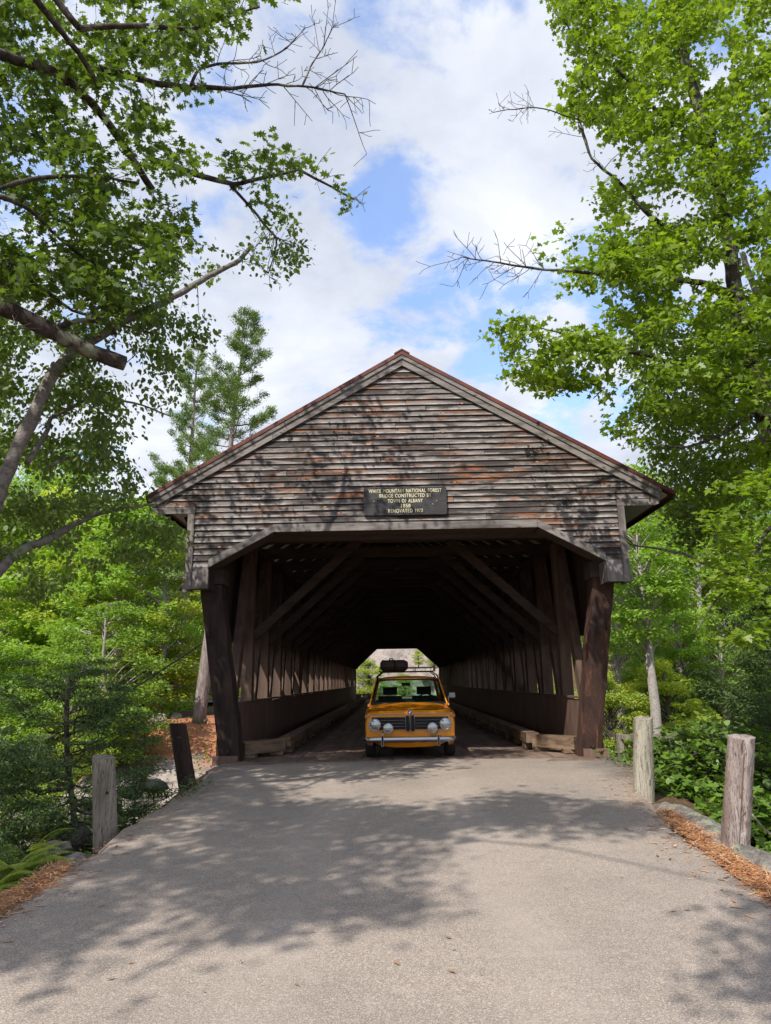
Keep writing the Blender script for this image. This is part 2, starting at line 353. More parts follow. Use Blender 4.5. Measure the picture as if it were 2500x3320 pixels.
def ground():
    t = NT('forest_floor'); v = t.coord((1, 1, 1), False)
    n = t.noise(v, 0.9, 7, 0.7); f = t.noise(v, 14, 6, 0.75)
    c = t.ramp(f, [(0.3, (0.035, 0.025, 0.016)), (0.5, (0.11, 0.07, 0.04)), (0.7, (0.20, 0.12, 0.07))])
    c = t.mix(t.ramp(n, [(0.48, 0.0), (0.6, 0.8)]), c, (0.055, 0.075, 0.022))
    # pine needle litter on the bank below the big pine
    tc = t.n('ShaderNodeTexCoord'); s = t.n('ShaderNodeSeparateXYZ'); t.l(tc.outputs['Object'], s.inputs[0])
    yy = t.math('ADD', s.outputs[1], t.math('MULTIPLY', t.math('SUBTRACT', t.noise(v, 0.5, 6, 0.7), 0.5), 5.0))
    far = t.math('MULTIPLY', t.ramp(t.math('MULTIPLY', yy, 0.01), [(0.342, 0.0), (0.352, 1.0), (0.41, 1.0), (0.45, 0.0)]), t.ramp(t.math('MULTIPLY', s.outputs[0], -0.05), [(0.0, 0.0), (0.1, 1.0), (0.9, 1.0), (1.0, 0.0)]))
    c = t.mix(far, c, t.ramp(f, [(0.3, (0.20, 0.075, 0.04)), (0.55, (0.42, 0.165, 0.09)), (0.75, (0.46, 0.27, 0.19))]))
    slab = t.math('MULTIPLY', t.ramp(t.math('MULTIPLY', yy, 0.01), [(0.20, 0.0), (0.22, 1.0), (0.340, 1.0), (0.352, 0.0)]), 1.0)
    rk = t.ramp(t.noise(t.coord((1, 0.25, 2), False, rot=(0, 0, 0.5)), 2.2, 8, 0.7), [(0.3, (0.17, 0.14, 0.125)), (0.55, (0.36, 0.30, 0.27)), (0.8, (0.48, 0.42, 0.38))])
    c = t.mix(slab, c, rk)
    nearm = t.ramp(t.math('MULTIPLY', t.math('ABSOLUTE', s.outputs[1]), 0.01), [(0.12, 1.0), (0.14, 0.0)])
    lit = t.ramp(t.noise(v, 1.6, 5, 0.6), [(0.42, 0.0), (0.56, 1.0)])
    c = t.mix(t.math('MULTIPLY', nearm, lit), c, t.ramp(t.noise(v, 70, 4, 0.8), [(0.3, (0.05, 0.028, 0.018)), (0.6, (0.19, 0.105, 0.06))]))
    t.bump(f, 0.8, 0.05)
    return t.done(c, 0.95, 0, 0.15)
M['ground'] = ground()
def rockmat(name, a, b, c3, lich=0.62, sc=1.0):
    t = NT(name); v = t.coord((1, 1, 1)); n = t.noise(v, 3.0*sc, 9, 0.72, 0.3); f = t.noise(v, 45*sc, 4, 0.7)
    c = t.ramp(n, [(0.3, a), (0.5, b), (0.72, c3)]); c = t.mix(t.ramp(f, [(0.35, 0.5), (0.5, 0.0)]), c, tuple(x*0.4 for x in a))
    l = t.noise(v, 2.1*sc, 6, 0.7); c = t.mix(t.ramp(l, [(lich, 0.0), (lich+0.04, 0.6)]), c, (0.26, 0.29, 0.19))
    t.bump(t.mix(0.4, n, f), 0.8, 0.03); return t.done(c, 0.9, 0, 0.25)
M['rock'] = rockmat('mossy_grey_rock', (0.05, 0.045, 0.04), (0.17, 0.155, 0.14), (0.33, 0.31, 0.28), 0.55, 2.2)
M['granite'] = rockmat('pinkish_granite', (0.15, 0.12, 0.105), (0.31, 0.26, 0.235), (0.42, 0.365, 0.335), 0.66, 0.5)
def needles():
    t = NT('pine_needle_litter'); v = t.coord((1, 1, 1), False)
    f = t.noise(v, 90, 4, 0.8); c = t.ramp(f, [(0.28, (0.06, 0.035, 0.022)), (0.5, (0.22, 0.115, 0.06)), (0.72, (0.42, 0.24, 0.13))])
    t.bump(f, 1.0, 0.02); return t.done(c, 0.9, 0, 0.2)
M['needles'] = needles()
def needlemat():
    t = NT('single_pine_needles'); ge = t.n('ShaderNodeNewGeometry')
    c = t.ramp(ge.outputs['Random Per Island'], [(0.0, (0.13, 0.055, 0.03)), (0.35, (0.42, 0.17, 0.07)), (0.7, (0.60, 0.29, 0.13)), (1.0, (0.62, 0.46, 0.27))]); return t.done(c, 0.7, 0, 0.3)
M['needle_bits'] = needlemat()
M['needle'] = plain('fallen_needle', (0.27, 0.15, 0.085), 0.8, vary=0.3)
def water():
    t = NT('river_water'); v = t.coord((1, 2.2, 1), False)
    n = t.noise(v, 1.6, 4, 0.6, 0.5); c = t.ramp(t.noise(v, 0.35, 4, 0.6), [(0.35, (0.085, 0.075, 0.028)), (0.65, (0.16, 0.14, 0.055))])
    t.bump(n, 0.25, 0.05); return t.done(c, 0.12, 0, 0.5)
M['water'] = water()
def bark(name, a, b, c3, zs=0.35, lich=True):
    t = NT(name); v = t.coord((1, 1, zs)); n = t.noise(v, 16, 7, 0.7, 0.6); k = t.noise(t.coord((1, 1, 1)), 3.5, 5, 0.6)
    c = t.ramp(n, [(0.32, a), (0.52, b), (0.72, c3)])
    if lich: c = t.mix(t.ramp(k, [(0.52, 0.0), (0.62, 0.6)]), c, (0.30, 0.32, 0.23))
    t.bump(n, 1.0, 0.02); return t.done(c, 0.92, 0, 0.2)
M['bark_dark'] = bark('dark_rough_bark', (0.018, 0.014, 0.012), (0.065, 0.052, 0.045), (0.12, 0.10, 0.09))
M['bark_twig'] = plain('twig_bark', (0.075, 0.060, 0.052), 0.85, vary=0.2)
M['bark_birch'] = bark('papery_birch_bark', (0.10, 0.085, 0.075), (0.20, 0.175, 0.16), (0.34, 0.31, 0.28), 1.5)
M['bark_pale'] = bark('pale_smooth_bark', (0.16, 0.14, 0.12), (0.32, 0.29, 0.26), (0.50, 0.47, 0.42), 1.2, False)
M['bark_pine'] = bark('furrowed_pine_bark', (0.07, 0.055, 0.05), (0.23, 0.185, 0.17), (0.42, 0.36, 0.33), 0.15, False)
M['leaf_oak'] = leafmat('oak_leaves', [(0.055, 0.092, 0.023), (0.086, 0.138, 0.028), (0.136, 0.202, 0.037)], 0.46, hue_obj=0.1)
M['leaf_birch'] = leafmat('birch_leaves', [(0.081, 0.13, 0.036), (0.126, 0.191, 0.044), (0.191, 0.269, 0.058)], 0.46, hue_obj=0.1)
M['leaf_maple'] = leafmat('maple_leaves', [(0.094, 0.163, 0.021), (0.154, 0.243, 0.026), (0.255, 0.347, 0.035)], 0.5, hue_obj=0.1)
M['leaf_bg'] = leafmat('forest_leaves', [(0.119, 0.218, 0.041), (0.203, 0.348, 0.049), (0.338, 0.47, 0.065)], 0.46, 0.5, 0.45)
M['leaf_pale'] = leafmat('pale_forest_leaves', [(0.179, 0.262, 0.048), (0.304, 0.414, 0.055), (0.469, 0.524, 0.062)], 0.42, 0.5, 0.4)
M['leaf_pine'] = leafmat('pine_needles', [(0.078, 0.146, 0.053), (0.138, 0.226, 0.068), (0.237, 0.336, 0.077)], 0.15, 0.55, 0.2)
M['leaf_hemlock'] = leafmat('hemlock_needles', [(0.036, 0.07, 0.022), (0.069, 0.12, 0.032), (0.117, 0.183, 0.04)], 0.12, 0.55, 0.1)
M['leaf_shrub'] = leafmat('broad_shrub_leaves', [(0.054, 0.118, 0.023), (0.098, 0.193, 0.027), (0.166, 0.263, 0.035)], 0.34, 0.4, 0.15)
M['leaf_fern'] = leafmat('fern_fronds', [(0.136, 0.225, 0.022), (0.221, 0.315, 0.028), (0.34, 0.405, 0.044)], 0.42, 0.5, 0.1)
M['leaf_grass'] = leafmat('grass_blades', [(0.05, 0.10, 0.02), (0.09, 0.15, 0.03), (0.20, 0.22, 0.07)], 0.3, 0.6, 0.1)
M['iron'] = plain('rusty_iron', (0.05, 0.035, 0.03), 0.6, 0.6)
M['cable'] = plain('black_cable', (0.015, 0.015, 0.015), 0.5)
# car
M['paint'] = plain('orange_car_paint', (0.68, 0.235, 0.006), 0.26, 0.0, 0.5, 0.6, vary=0.03, scale=2)
M['chrome'] = plain('chrome', (0.30, 0.30, 0.31), 0.14, 1.0, vary=0.03)
M['black'] = plain('black_trim', (0.007, 0.007, 0.008), 0.55, spec=0.2)
M['rubber'] = plain('tyre_rubber', (0.014, 0.013, 0.013), 0.85)
M['interior'] = plain('dark_upholstery', (0.016, 0.015, 0.014), 0.8)
M['lens'] = plain('ribbed_lamp_glass', (0.34, 0.35, 0.33), 0.13, 0.75, 0.6, 0.8, vary=0.12, scale=60)
M['amber'] = plain('amber_indicator', (0.34, 0.11, 0.02), 0.3, 0, 0.5, 0.5)
M['bag'] = plain('dark_brown_canvas', (0.040, 0.024, 0.019), 0.85, vary=0.2)
M['blue'] = plain('badge_blue', (0.03, 0.12, 0.36), 0.35, vary=0.02)
M['white'] = plain('badge_white', (0.75, 0.75, 0.75), 0.35, vary=0.02)
def glass():
    t = NT('car_window_glass'); tr = t.n('ShaderNodeBsdfTransparent'); tr.inputs[0].default_value = (0.62, 0.80, 0.70, 1)
    gl = t.n('ShaderNodeBsdfGlossy'); gl.inputs['Roughness'].default_value = 0.03
    fr = t.n('ShaderNodeFresnel'); fr.inputs[0].default_value = 1.45
    mx = t.n('ShaderNodeMixShader'); t.l(t.math('MULTIPLY', fr.outputs[0], 0.8), mx.inputs[0]); t.l(tr.outputs[0], mx.inputs[1]); t.l(gl.outputs[0], mx.inputs[2]); t.l(mx.outputs[0], t.out.inputs[0])
    return t.m
M['glass'] = glass()
def signmat():
    t = NT('dark_stained_sign_board'); g = t.noise(t.coord((1.2, 8, 22), False), 2.5, 6, 0.65, 0.5)
    c = t.ramp(g, [(0.3, (0.016, 0.014, 0.015)), (0.55, (0.035, 0.032, 0.034)), (0.75, (0.075, 0.066, 0.062))])
    t.bump(g, 0.4, 0.004); return t.done(c, 0.6, 0, 0.4)
M['sign'] = signmat()
M['letters'] = plain('aged_cream_lettering', (0.66, 0.60, 0.38), 0.7, vary=0.12, scale=25)
M['yellow'] = plain('faded_orange_sign', (0.55, 0.20, 0.03), 0.6)
M['steel'] = plain('galvanised_post', (0.28, 0.28, 0.27), 0.5, 0.5)

# ------------------------------------------------------------------ terrain
RIV = -4.3
def sst(a, b, x):
    t = np.clip((x-a)/(b-a), 0, 1); return t*t*(3-2*t)
def vnoise(x, y, s, seed=0):
    """cheap smooth value noise, numpy"""
    x = np.asarray(x, float)/s+seed*17.3; y = np.asarray(y, float)/s+seed*9.1
    xi, yi = np.floor(x), np.floor(y); fx, fy = x-xi, y-yi; fx = fx*fx*(3-2*fx); fy = fy*fy*(3-2*fy)
    def h(a, b):
        v = np.sin(a*127.1+b*311.7+seed*74.7)*43758.5453; return v-np.floor(v)
    return (h(xi, yi)*(1-fx)*(1-fy)+h(xi+1, yi)*fx*(1-fy)+h(xi, yi+1)*(1-fx)*fy+h(xi+1, yi+1)*fx*fy)*2-1
def road_z(x, y):
    y = np.asarray(y, float)
    z = np.interp(y, [-30, -5, 0, 4, 8, 11, 12.9, 90], [-2.2, -0.62, -0.42, -0.26, -0.12, -0.035, 0.0, 0.0])
    return z-0.0035*np.clip(np.abs(x)-1.0, 0, 4)**2
def terr(x, y):
    x = np.asarray(x, float); y = np.asarray(y, float)
    n = vnoise(x, y, 2.1, 1)*0.16+vnoise(x, y, 0.7, 2)*0.06+vnoise(x, y, 6.0, 3)*0.4*sst(4, 12, np.abs(x))
    # near bank
    rz = road_z(x, y)
    wl = np.interp(y, [0, 5, 9, 12.4], [3.35, 3.13, 3.2, 3.45]); wr = np.interp(y, [0, 6, 8, 9.5, 12.4], [2.75, 2.75, 2.85, 3.0, 3.9])
    offl = np.clip(-x-wl, 0, None); offr = np.clip(x-wr, 0, None)
    near = rz-0.10-0.12*sst(0, .4, offl)-0.70*offl**1.05-0.06*sst(0, .3, offr)-0.62*np.clip(offr-0.35, 0, None)**1.1
    near = near*1.0+n*np.clip((offl+offr)*1.2, 0, 1)
    near = np.maximum(near, RIV-0.8)
    edge = 12.95+0.0*x
    tdrop = sst(0, 1, (y-edge)/(1.2+0.5*np.clip(np.abs(x)-4, 0, 8)))
    near = near*(1-tdrop)+(RIV-0.8)*tdrop
    # far bank
    yb = np.where(x < 0, 27.5+17*sst(14, 19, -x), 30+3*sst(4, 16, x))
    d = y-yb
    prof_l = np.interp(d, [-1, 0, 0.5, 6, 10.5, 14, 26, 34], [RIV-.8, RIV-.3, RIV+.25, -2.75, -0.62, -0.45, -0.15, 0.0])
    prof_r = np.interp(d, [-1, 0, 1.5, 5, 12, 24, 34], [RIV-.8, RIV-.3, -3.2, -2.0, -1.3, -0.6, 0.0])
    b = sst(-3, 3, x); far = prof_l*(1-b)+prof_r*b
    far = far+n*0.8*sst(-1, 2, d)
    flat = sst(54.2, 55.0, y)*(1-sst(61.5, 63, y)); far = far*(1-flat)-0.03*flat
    hill = np.clip(y-63, 0, None); far = far+0.30*hill*sst(0, 10, hill)*(1-0.4*sst(60, 160, hill))*(0.8+0.25*vnoise(x, y, 25, 5))
    far = far+sst(-30, -60, -np.abs(x)*1.0+0*y)*0 + 0.12*np.clip(np.abs(x)-30, 0, 120)*sst(20, 40, y)
    return np.where(y < 20, near, np.maximum(far, RIV-0.8))
def gz(x, y): return float(terr(x, y))
def grid_axis(pieces):
    out = []
    for a, b, s in pieces: out += list(np.arange(a, b, s))
    return np.array(sorted(set(np.round(out, 3))))
gx = grid_axis([(-420, -60, 18), (-60, -24, 2.0), (-24, -8, .6), (-8, -2.6, .15), (-2.6, 2.4, .5), (2.4, 8, .15), (8, 24, .6), (24, 60, 2.0), (60, 430, 18)])
gy = grid_axis([(-120, -20, 15), (-20, 0, 1.5), (0, 16, .22), (16, 26, 1.0), (26, 64, .6), (64, 110, 2.0), (110, 520, 20)])
X, Y = np.meshgrid(gx, gy); Z = terr(X, Y)
nx, ny = len(gx), len(gy); i = np.arange((ny-1)*nx).reshape(ny-1, nx)[:, :-1].ravel()
terrain = part('ground', np.stack([X.ravel(), Y.ravel(), Z.ravel()], 1), np.stack([i, i+1, i+nx+1, i+nx], 1), M['ground'], smooth=True); props(terrain, kind='structure')
V, F = box(-400, 400, 12.0, 60, RIV-0.05, RIV); river = part('river', V, F, M['water']); props(river, kind='structure')
# near road sheet with an irregular broken edge
ys = np.concatenate([np.arange(-20, 0, 1.0), np.arange(0, 12.45, .12), [12.5]]); us = np.linspace(-1, 1, 61)
RV = []
for y in ys:
    jl = 0.07*vnoise(0, y, .45, 11)+0.05*vnoise(0, y, .16, 12); jr = 0.07*vnoise(5, y, .45, 13)+0.05*vnoise(5, y, .16, 14)
    wl = np.interp(y, [0, 5, 9, 11.5, 12.5], [3.35, 3.14, 3.12, 3.2, 3.4])+jl; wr = np.interp(y, [0, 6, 7.6, 9.5, 11, 12.5], [2.52, 2.48, 2.50, 2.82, 3.4, 3.85])+jr
    for u in us:
        x = u*wl if u < 0 else u*wr
        RV.append((x, y+(0.30+0.10*x+0.04*math.sin(3*x) if y > 12.4 else 0), float(road_z(x, y))+(0.004 if abs(u) < .99 else -0.09)+0.006*float(vnoise(x, y, .8, 21))))
n_u = len(us); i = np.arange((len(ys)-1)*n_u).reshape(len(ys)-1, n_u)[:, :-1].ravel()
road = part('road', RV, np.stack([i, i+1, i+n_u+1, i+n_u], 1), M['asphalt'], smooth=True); props(road, kind='structure')
V, F = box(-3.3, 3.3, 12.0, 13.2, -0.5, -0.04); ab = part('abutment_cap', V, F, M['rock'], loc=(0, 12.5, -.5)); props(ab, 'grey stone bearing ledge under the near threshold of the covered bridge', 'abutment')
RV = []; xs = np.concatenate([np.arange(-60, -6, 4), np.arange(-6, 6.1, 1), np.arange(8, 61, 4)])
for y in np.arange(54.1, 61.6, .75):
    for x in xs: RV.append((x, y, 0.012))
n_u = len(xs); i = np.arange(9*n_u).reshape(9, n_u)[:, :-1].ravel()
props(part('far_road', RV, np.stack([i, i+1, i+n_u+1, i+n_u], 1), M['asphalt']), kind='structure')

# stone abutments
for (yy0, yy1, lab) in ((12.9, 14.3, 'stone abutment under the near end of the covered bridge'), (52.8, 54.3, 'stone abutment under the far end of the covered bridge')):
    e = empty('stone_abutment', (0, yy0, RIV-.5), lab, 'abutment')
    for r in range(8):
        x = -3.6+rng.uniform(-.3, .0)
        while x < 3.5:
            w = rng.uniform(.7, 1.4); V, F = box(x+.015, min(x+w, 3.75)-.015, yy0+rng.uniform(0, .06), yy1, RIV-.5+r*.55+.012, RIV-.5+(r+1)*.55-.012)
            V = np.array(V); V[:, 2] = np.minimum(V[:, 2], -.32)
            part('stone', V, F, M['rock'], e); x += w

# ------------------------------------------------------------------ covered bridge
BR = empty('covered_bridge', (0, 12.8, 0), 'old covered bridge of dark weathered timber with clapboard gable over the road', 'covered bridge')
YG = 12.0                       # face of the gable
ZP, ZT, XT = 7.07, 4.31, 4.41   # rake: apex and tips (lower edge of the fascia tip)
SL = (ZP-0.17-ZT+0.0)/(XT)      # slope used for lower edge
sl = 0.587
ZA = ZT+0.0+sl*XT               # apex height of fascia's lower edge
FW = 0.125                      # fascia face width measured vertically
def rake_low(x): return ZA-sl*abs(x)
# clapboards: each course cut into boards
def span(z):
    """half-width available at height z, under the fascia"""
    return (ZA+0.03-z)/sl
course = 0; z = BZ0
XO = 3.655
while z < ZA-0.02:
    z1 = z+BEX
    segs = []
    def outer(zz): return XO if zz < 4.26 else span(zz)
    if z1 <= 4.262 or z < 4.25: xo0 = xo1 = XO
    else: xo0, xo1 = span(z), max(span(z1+0.012), 0.0)
    def inner(zz):               # edge of the portal opening, under the trim
        if zz >= 3.95: return None
        return 2.27+(3.93-zz)/(3.93-3.33)*1.10
    if z1 > 3.99: segs.append((-xo0, -xo1, xo0, xo1))
    else:
        i0, i1 = inner(z), inner(z1) if inner(z1) else 2.27
        i0 = min(i0, 3.4)
        if XO-i0 > 0.05: segs += [(-xo0, -xo1, -i0, -i1), (i0, i1, xo0, xo1)]
    for (a0, a1, b0, b1) in segs:
        cuts = []
        L = b0-a0
        if L > 2.4:
            x = a0+rng.uniform(.8, 2.8)
            while x < b0-.6: cuts.append(x); x += rng.uniform(1.3, 3.4)
        xs0 = [a0]+cuts+[b0]; xs1 = [a1]+cuts+[b1]
        for k in range(len(xs0)-1):
            p0, p1, q0, q1 = xs0[k], xs0[k+1], xs1[k], xs1[k+1]
            if q1 < q0: q0 = q1 = (q0+q1)/2
            g = 0.0035; lip = rng.uniform(0.024, 0.034); dz = rng.normal(0, .0018)
            sub = max(1, int((p1-p0)/0.45)); V, F = [], []
            for s_ in range(sub+1):
                f = s_/sub; xb = p0+g+(p1-p0-2*g)*f; xt = q0+g+(q1-q0-2*g)*f
                w = 0.0025*math.sin(xb*2.1+course*3)+0.002*math.sin(xb*5.3+course)
                V += [(xb, YG-lip, z+dz+w), (xt, YG-0.004, z1+0.010+w), (xt, YG+0.012, z1+0.010+w), (xb, YG+0.008, z+dz+w)]
            for s_ in range(sub):
                a = s_*4; b = a+4
                F += [(a, b, b+1, a+1), (a+1, b+1, b+2, a+2), (a+2, b+2, b+3, a+3), (a+3, b+3, b, a)]
            F += [(0, 1, 2, 3), (sub*4+3, sub*4+2, sub*4+1, sub*4)]
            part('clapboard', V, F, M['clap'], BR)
    z = z1; course += 1
# backing behind the boards (sheathing), so no light leaks between them
poly = [(-3.7, 2.95), (-3.42, 2.95), (-3.42, 3.30), (-2.29, 3.9), (2.29, 3.9), (3.42, 3.30), (3.42, 2.95), (3.7, 2.95), (3.7, 4.2), (4.3, 4.36), (0, ZA+.02), (-4.3, 4.36), (-3.7, 4.2)]
V, F = prism(poly, YG+0.014, YG+0.05); part('sheathing', V, F, M['dark_x'], BR)
# fascia boards on the rake, in lengths
def rake_piece(s, xa, xb, lo, hi, y0, y1, mat, name='fascia_board'):
    poly = [(s*xa, rake_low(xa)+lo), (s*xb, rake_low(xb)+lo), (s*xb, rake_low(xb)+hi), (s*xa, rake_low(xa)+hi)]
    V, F = prism(poly, y0, y1); return part(name, V, F, mat, BR)
for s, joints in ((-1, (0.0, 2.33, XT)), (1, (0.0, 1.62, 2.9, XT))):
    for k in range(len(joints)-1):
        rake_piece(s, joints[k]+.0015, joints[k+1]-.0015, 0.0, FW, YG-0.062-.003*(k % 2), YG-0.03, M['trim_x'])
    rake_piece(s, 0.0, XT+.02, FW+.001, FW+0.075, YG-0.085, YG-0.02, M['trim_x'], 'rake_moulding')
# frieze returns at the eaves
for s in (-1, 1):
    xi, xo = 3.655, XT-.05
    V, F = prism([(s*xi, 4.205), (s*(xo-.06), 4.205), (s*(xo+.02), 4.235), (s*(xo+.02), 4.318), (s*xi, 4.318)], YG-0.05, YG-0.02); part('frieze_board', V, F, M['trim_x'], BR)
    V, F = box(min(s*3.66, s*3.775), max(s*3.66, s*3.775), YG-0.045, YG+.02, 2.89, 4.20); part('corner_board', V, F, M['trim_z'], BR)
    V, F = box(min(s*3.745, s*3.775), max(s*3.745, s*3.775), YG+.022, YG+.40, 2.89, 4.2); part('corner_board', V, F, M['trim_z'], BR)
    V, F = box(min(s*3.385, s*3.657), max(s*3.385, s*3.657), YG-0.03, YG+.013, 2.90, BZ0-.002); part('stub_board', V, F, M['trim_z'], BR)
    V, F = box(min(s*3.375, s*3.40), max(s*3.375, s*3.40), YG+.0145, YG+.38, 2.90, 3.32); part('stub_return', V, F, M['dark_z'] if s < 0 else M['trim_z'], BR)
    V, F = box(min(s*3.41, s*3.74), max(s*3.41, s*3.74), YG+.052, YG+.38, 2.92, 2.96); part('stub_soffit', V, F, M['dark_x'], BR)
    # slanting trim of the portal
    V, F = prism([(s*2.262, 3.862), (s*3.40, 3.245), (s*3.375, 3.40), (s*2.262, 3.992)], YG-0.048, YG-0.022); part('portal_brace_trim', V, F, M['trim_x'], BR)
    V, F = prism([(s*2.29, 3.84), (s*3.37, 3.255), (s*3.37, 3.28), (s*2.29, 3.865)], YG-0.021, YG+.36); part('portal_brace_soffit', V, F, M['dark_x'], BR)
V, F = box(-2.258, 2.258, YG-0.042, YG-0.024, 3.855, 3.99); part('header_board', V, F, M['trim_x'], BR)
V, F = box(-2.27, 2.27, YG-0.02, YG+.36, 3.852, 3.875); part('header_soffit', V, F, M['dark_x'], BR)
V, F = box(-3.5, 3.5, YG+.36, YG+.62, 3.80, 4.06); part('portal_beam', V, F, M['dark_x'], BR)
# roof: sheets of metal with standing seams
YE = 54.5
for s in (-1, 1):
    xe = XT+.10 if s < 0 else XT+.26
    n = 44; w = (YE-(YG-.10))/n
    for k in range(n):
        y0 = YG-.10+k*w
        zt0 = ZA+FW+.078
        V = [(0, y0+.002, zt0), (s*xe, y0+.002, zt0-sl*xe), (s*xe, y0+w-.002, zt0-sl*xe), (0, y0+w-.002, zt0)]
        V = V+[(a, b, c+.075) for a, b, c in V]
        part('roof_sheet', V, BF, M['roof'], BR)
    # roof boards beneath
    V = [(0, YG+.06, zt0-.03), (s*(xe-.1), YG+.06, zt0-.03-sl*(xe-.1)), (s*(xe-.1), YE-.05, zt0-.03-sl*(xe-.1)), (0, YE-.05, zt0-.03)]
    V = V+[(a, b, c+.026) for a, b, c in V]; part('roof_deck', V, BF, M['roof_under'], BR)
    V, F = beam((s*(xe-.02), YG-.06, zt0-sl*xe-.012), (s*(xe-.02), YE, zt0-sl*xe-.012), .03, .06); part('eave_board', V, F, M['dark_y'], BR)
V, F = prism([(-.14, ZA+FW+.075), (0, ZA+FW+.156), (.14, ZA+FW+.075), (.14, ZA+FW+.10), (0, ZA+FW+.185), (-.14, ZA+FW+.10)], YG-.11, YE); part('ridge_cap', V, F, M['roof'], BR)
V, F = box(-.12, .02, YG+.3, YG+1.2, ZA+FW+.10, ZA+FW+.22); part('ridge_vent', V, F, M['steel'], BR)
# frames: tie beams, knee braces, rafters, posts, truss diagonals
PITCHY = 1.86; NB = 22
fy = [13.05+k*PITCHY for k in range(NB+1)]
for k, y in enumerate(fy):
    if k > 0:
        V, F = box(-3.5, 3.5, y-.11, y+.11, 4.22, 4.44); part('tie_beam', V, F, M['dark_x'], BR)
        for s in (-1, 1):
            V, F = beam((s*3.16, y, 2.25), (s*0.95, y, 4.26), .13, .17, (0, 0, 1)); part('knee_brace', V, F, M['dark_x'], BR)
            V, F = box(min(s*3.14, s*3.36), max(s*3.14, s*3.36), y-.13, y+.13, -.1, 4.21); part('truss_post', V, F, M['truss'], BR)
    if k < NB:
        for s in (-1, 1):
            sg = 1 if k < NB//2 else -1
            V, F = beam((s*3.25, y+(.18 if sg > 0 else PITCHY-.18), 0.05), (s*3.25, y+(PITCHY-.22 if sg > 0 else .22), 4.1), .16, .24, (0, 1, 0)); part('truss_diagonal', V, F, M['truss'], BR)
for k in range(34):
    y = YG+.55+k*.92
    for s in (-1, 1):
        zt0 = ZA+FW-.05
        V, F = beam((0, y, zt0-.06), (s*4.25, y, zt0-.06-sl*4.25), .08, .14, (0, 0, 1)); part('rafter', V, F, M['dark_x'], BR)
for s in (-1, 1):
    V, F = box(min(s*3.12, s*3.44), max(s*3.12, s*3.44), YG+.64, YE-.4, 4.09, 4.219); part('top_chord', V, F, M['dark_y'], BR)
    V, F = box(min(s*3.12, s*3.44), max(s*3.12, s*3.44), YG+1.0, YE-.4, -.42, -.105); part('bottom_chord', V, F, M['dark_y'], BR)
    # outer siding above the strip opening and below it
    n = 70; w = (YE-.3-(YG+.5))/n
    for k in range(n):
        y0 = YG+.5+k*w
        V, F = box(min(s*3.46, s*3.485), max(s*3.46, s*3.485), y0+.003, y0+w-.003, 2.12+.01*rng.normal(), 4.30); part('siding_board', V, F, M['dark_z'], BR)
    n = 66; w = (YE-.3-13.3)/n
    for k in range(n):
        y0 = 13.3+k*w; j = rng.uniform(-.004, .004)
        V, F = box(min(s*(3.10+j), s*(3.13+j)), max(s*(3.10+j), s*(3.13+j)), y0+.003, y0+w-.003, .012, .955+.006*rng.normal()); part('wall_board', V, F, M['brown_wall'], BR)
    V, F = box(min(s*3.08, s*3.16), max(s*3.08, s*3.16), 13.3, YE-.3, .962, 1.0); part('wall_cap', V, F, M['brown_wall'], BR)
    V, F = box(min(s*3.135, s*3.45), max(s*3.135, s*3.45), 13.28, 13.31, .012, .955); part('wall_end', V, F, M['brown_wall'], BR)
    # laminated arch
    V, F = [], []
    ya = np.linspace(14.2, 52.6, 60); za = 2.62-5.3*(np.abs(ya-33.4)/19.5)**3
    for q, (yy, zz) in enumerate(zip(ya, za)):
        for dx, dz in ((3.375, -.20), (3.445, -.20), (3.445, .20), (3.375, .20)): V.append((s*dx, yy, zz+dz))
        if q: a = q*4-4; F += [(a+j, a+(j+1) % 4, a+4+(j+1) % 4, a+4+j) for j in range(4)]
    F += [(0, 1, 2, 3), (len(V)-1, len(V)-2, len(V)-3, len(V)-4)]
    part('laminated_arch', V, F, M['arch'], BR)
    # leaning end post of the portal, roughly hewn
    pt0 = at(452 if s < 0 else 1308, 1281, 12.30); 
    xb = s*3.31; xt = s*3.64
    V, F = [], []
    nseg = 16
    for q in range(nseg+1):
        f = q/nseg; zc = -.62+f*(3.02+.62)
        g = (zc-0)/3.0
        xo_ = xb+(xt-xb)*g; yo_ = 12.98+(12.42-12.98)*g
        hw = .185+.005*math.sin(q*1.7+s)+.003*rng.normal()
        cxp = xo_-s*hw
        for a, b in ((-1, -1), (-.55, -1.06), (.6, -1.04), (1, -.96), (1.02, 1), (-1, 1)):
            V.append((cxp+a*hw+.003*rng.normal(), yo_+b*.17+.003*rng.normal()+.17, zc))
    for q in range(nseg):
        a = q*6
        for j in range(6): F.append((a+j, a+(j+1) % 6, a+6+(j+1) % 6, a+6+j))
    F += [tuple(range(5, -1, -1)), tuple(range(nseg*6, nseg*6+6))]
    ep = part('portal_post', V, F, M['dark_z'] if s < 0 else M['post_red'], BR)
    V, F = tube([(s*3.16, 12.955, .18), (s*3.16, 12.90, .18)], [.05, .035], 10); part('bolt', V, F, M['iron'], ep)
    V, F = box(min(s*3.0, s*3.44), max(s*3.0, s*3.44), 12.93, 12.98, -.03, .13) if s > 0 else box(-3.42, -2.98, 12.90, 12.96, -.05, .10)
    part('post_foot_plate', V, F, M['brown_wall'], ep)
    V, F = box(min(s*3.22, s*3.72), max(s*3.22, s*3.72), YG+.39, YG+.80, 3.03, 3.30); part('post_cap', V, F, M['dark_x'], BR)
    V, F = box(min(s*3.30, s*3.6), max(s*3.30, s*3.6), YG+.4, YG+.62, 3.31, 4.1); part('post_upper', V, F, M['dark_z'], BR)
    # curb timbers: flared lead piece on a block, then lengths on blocks
    A, B = np.array([s*3.02, 13.42, .19]), np.array([s*2.40, 14.12, .19])
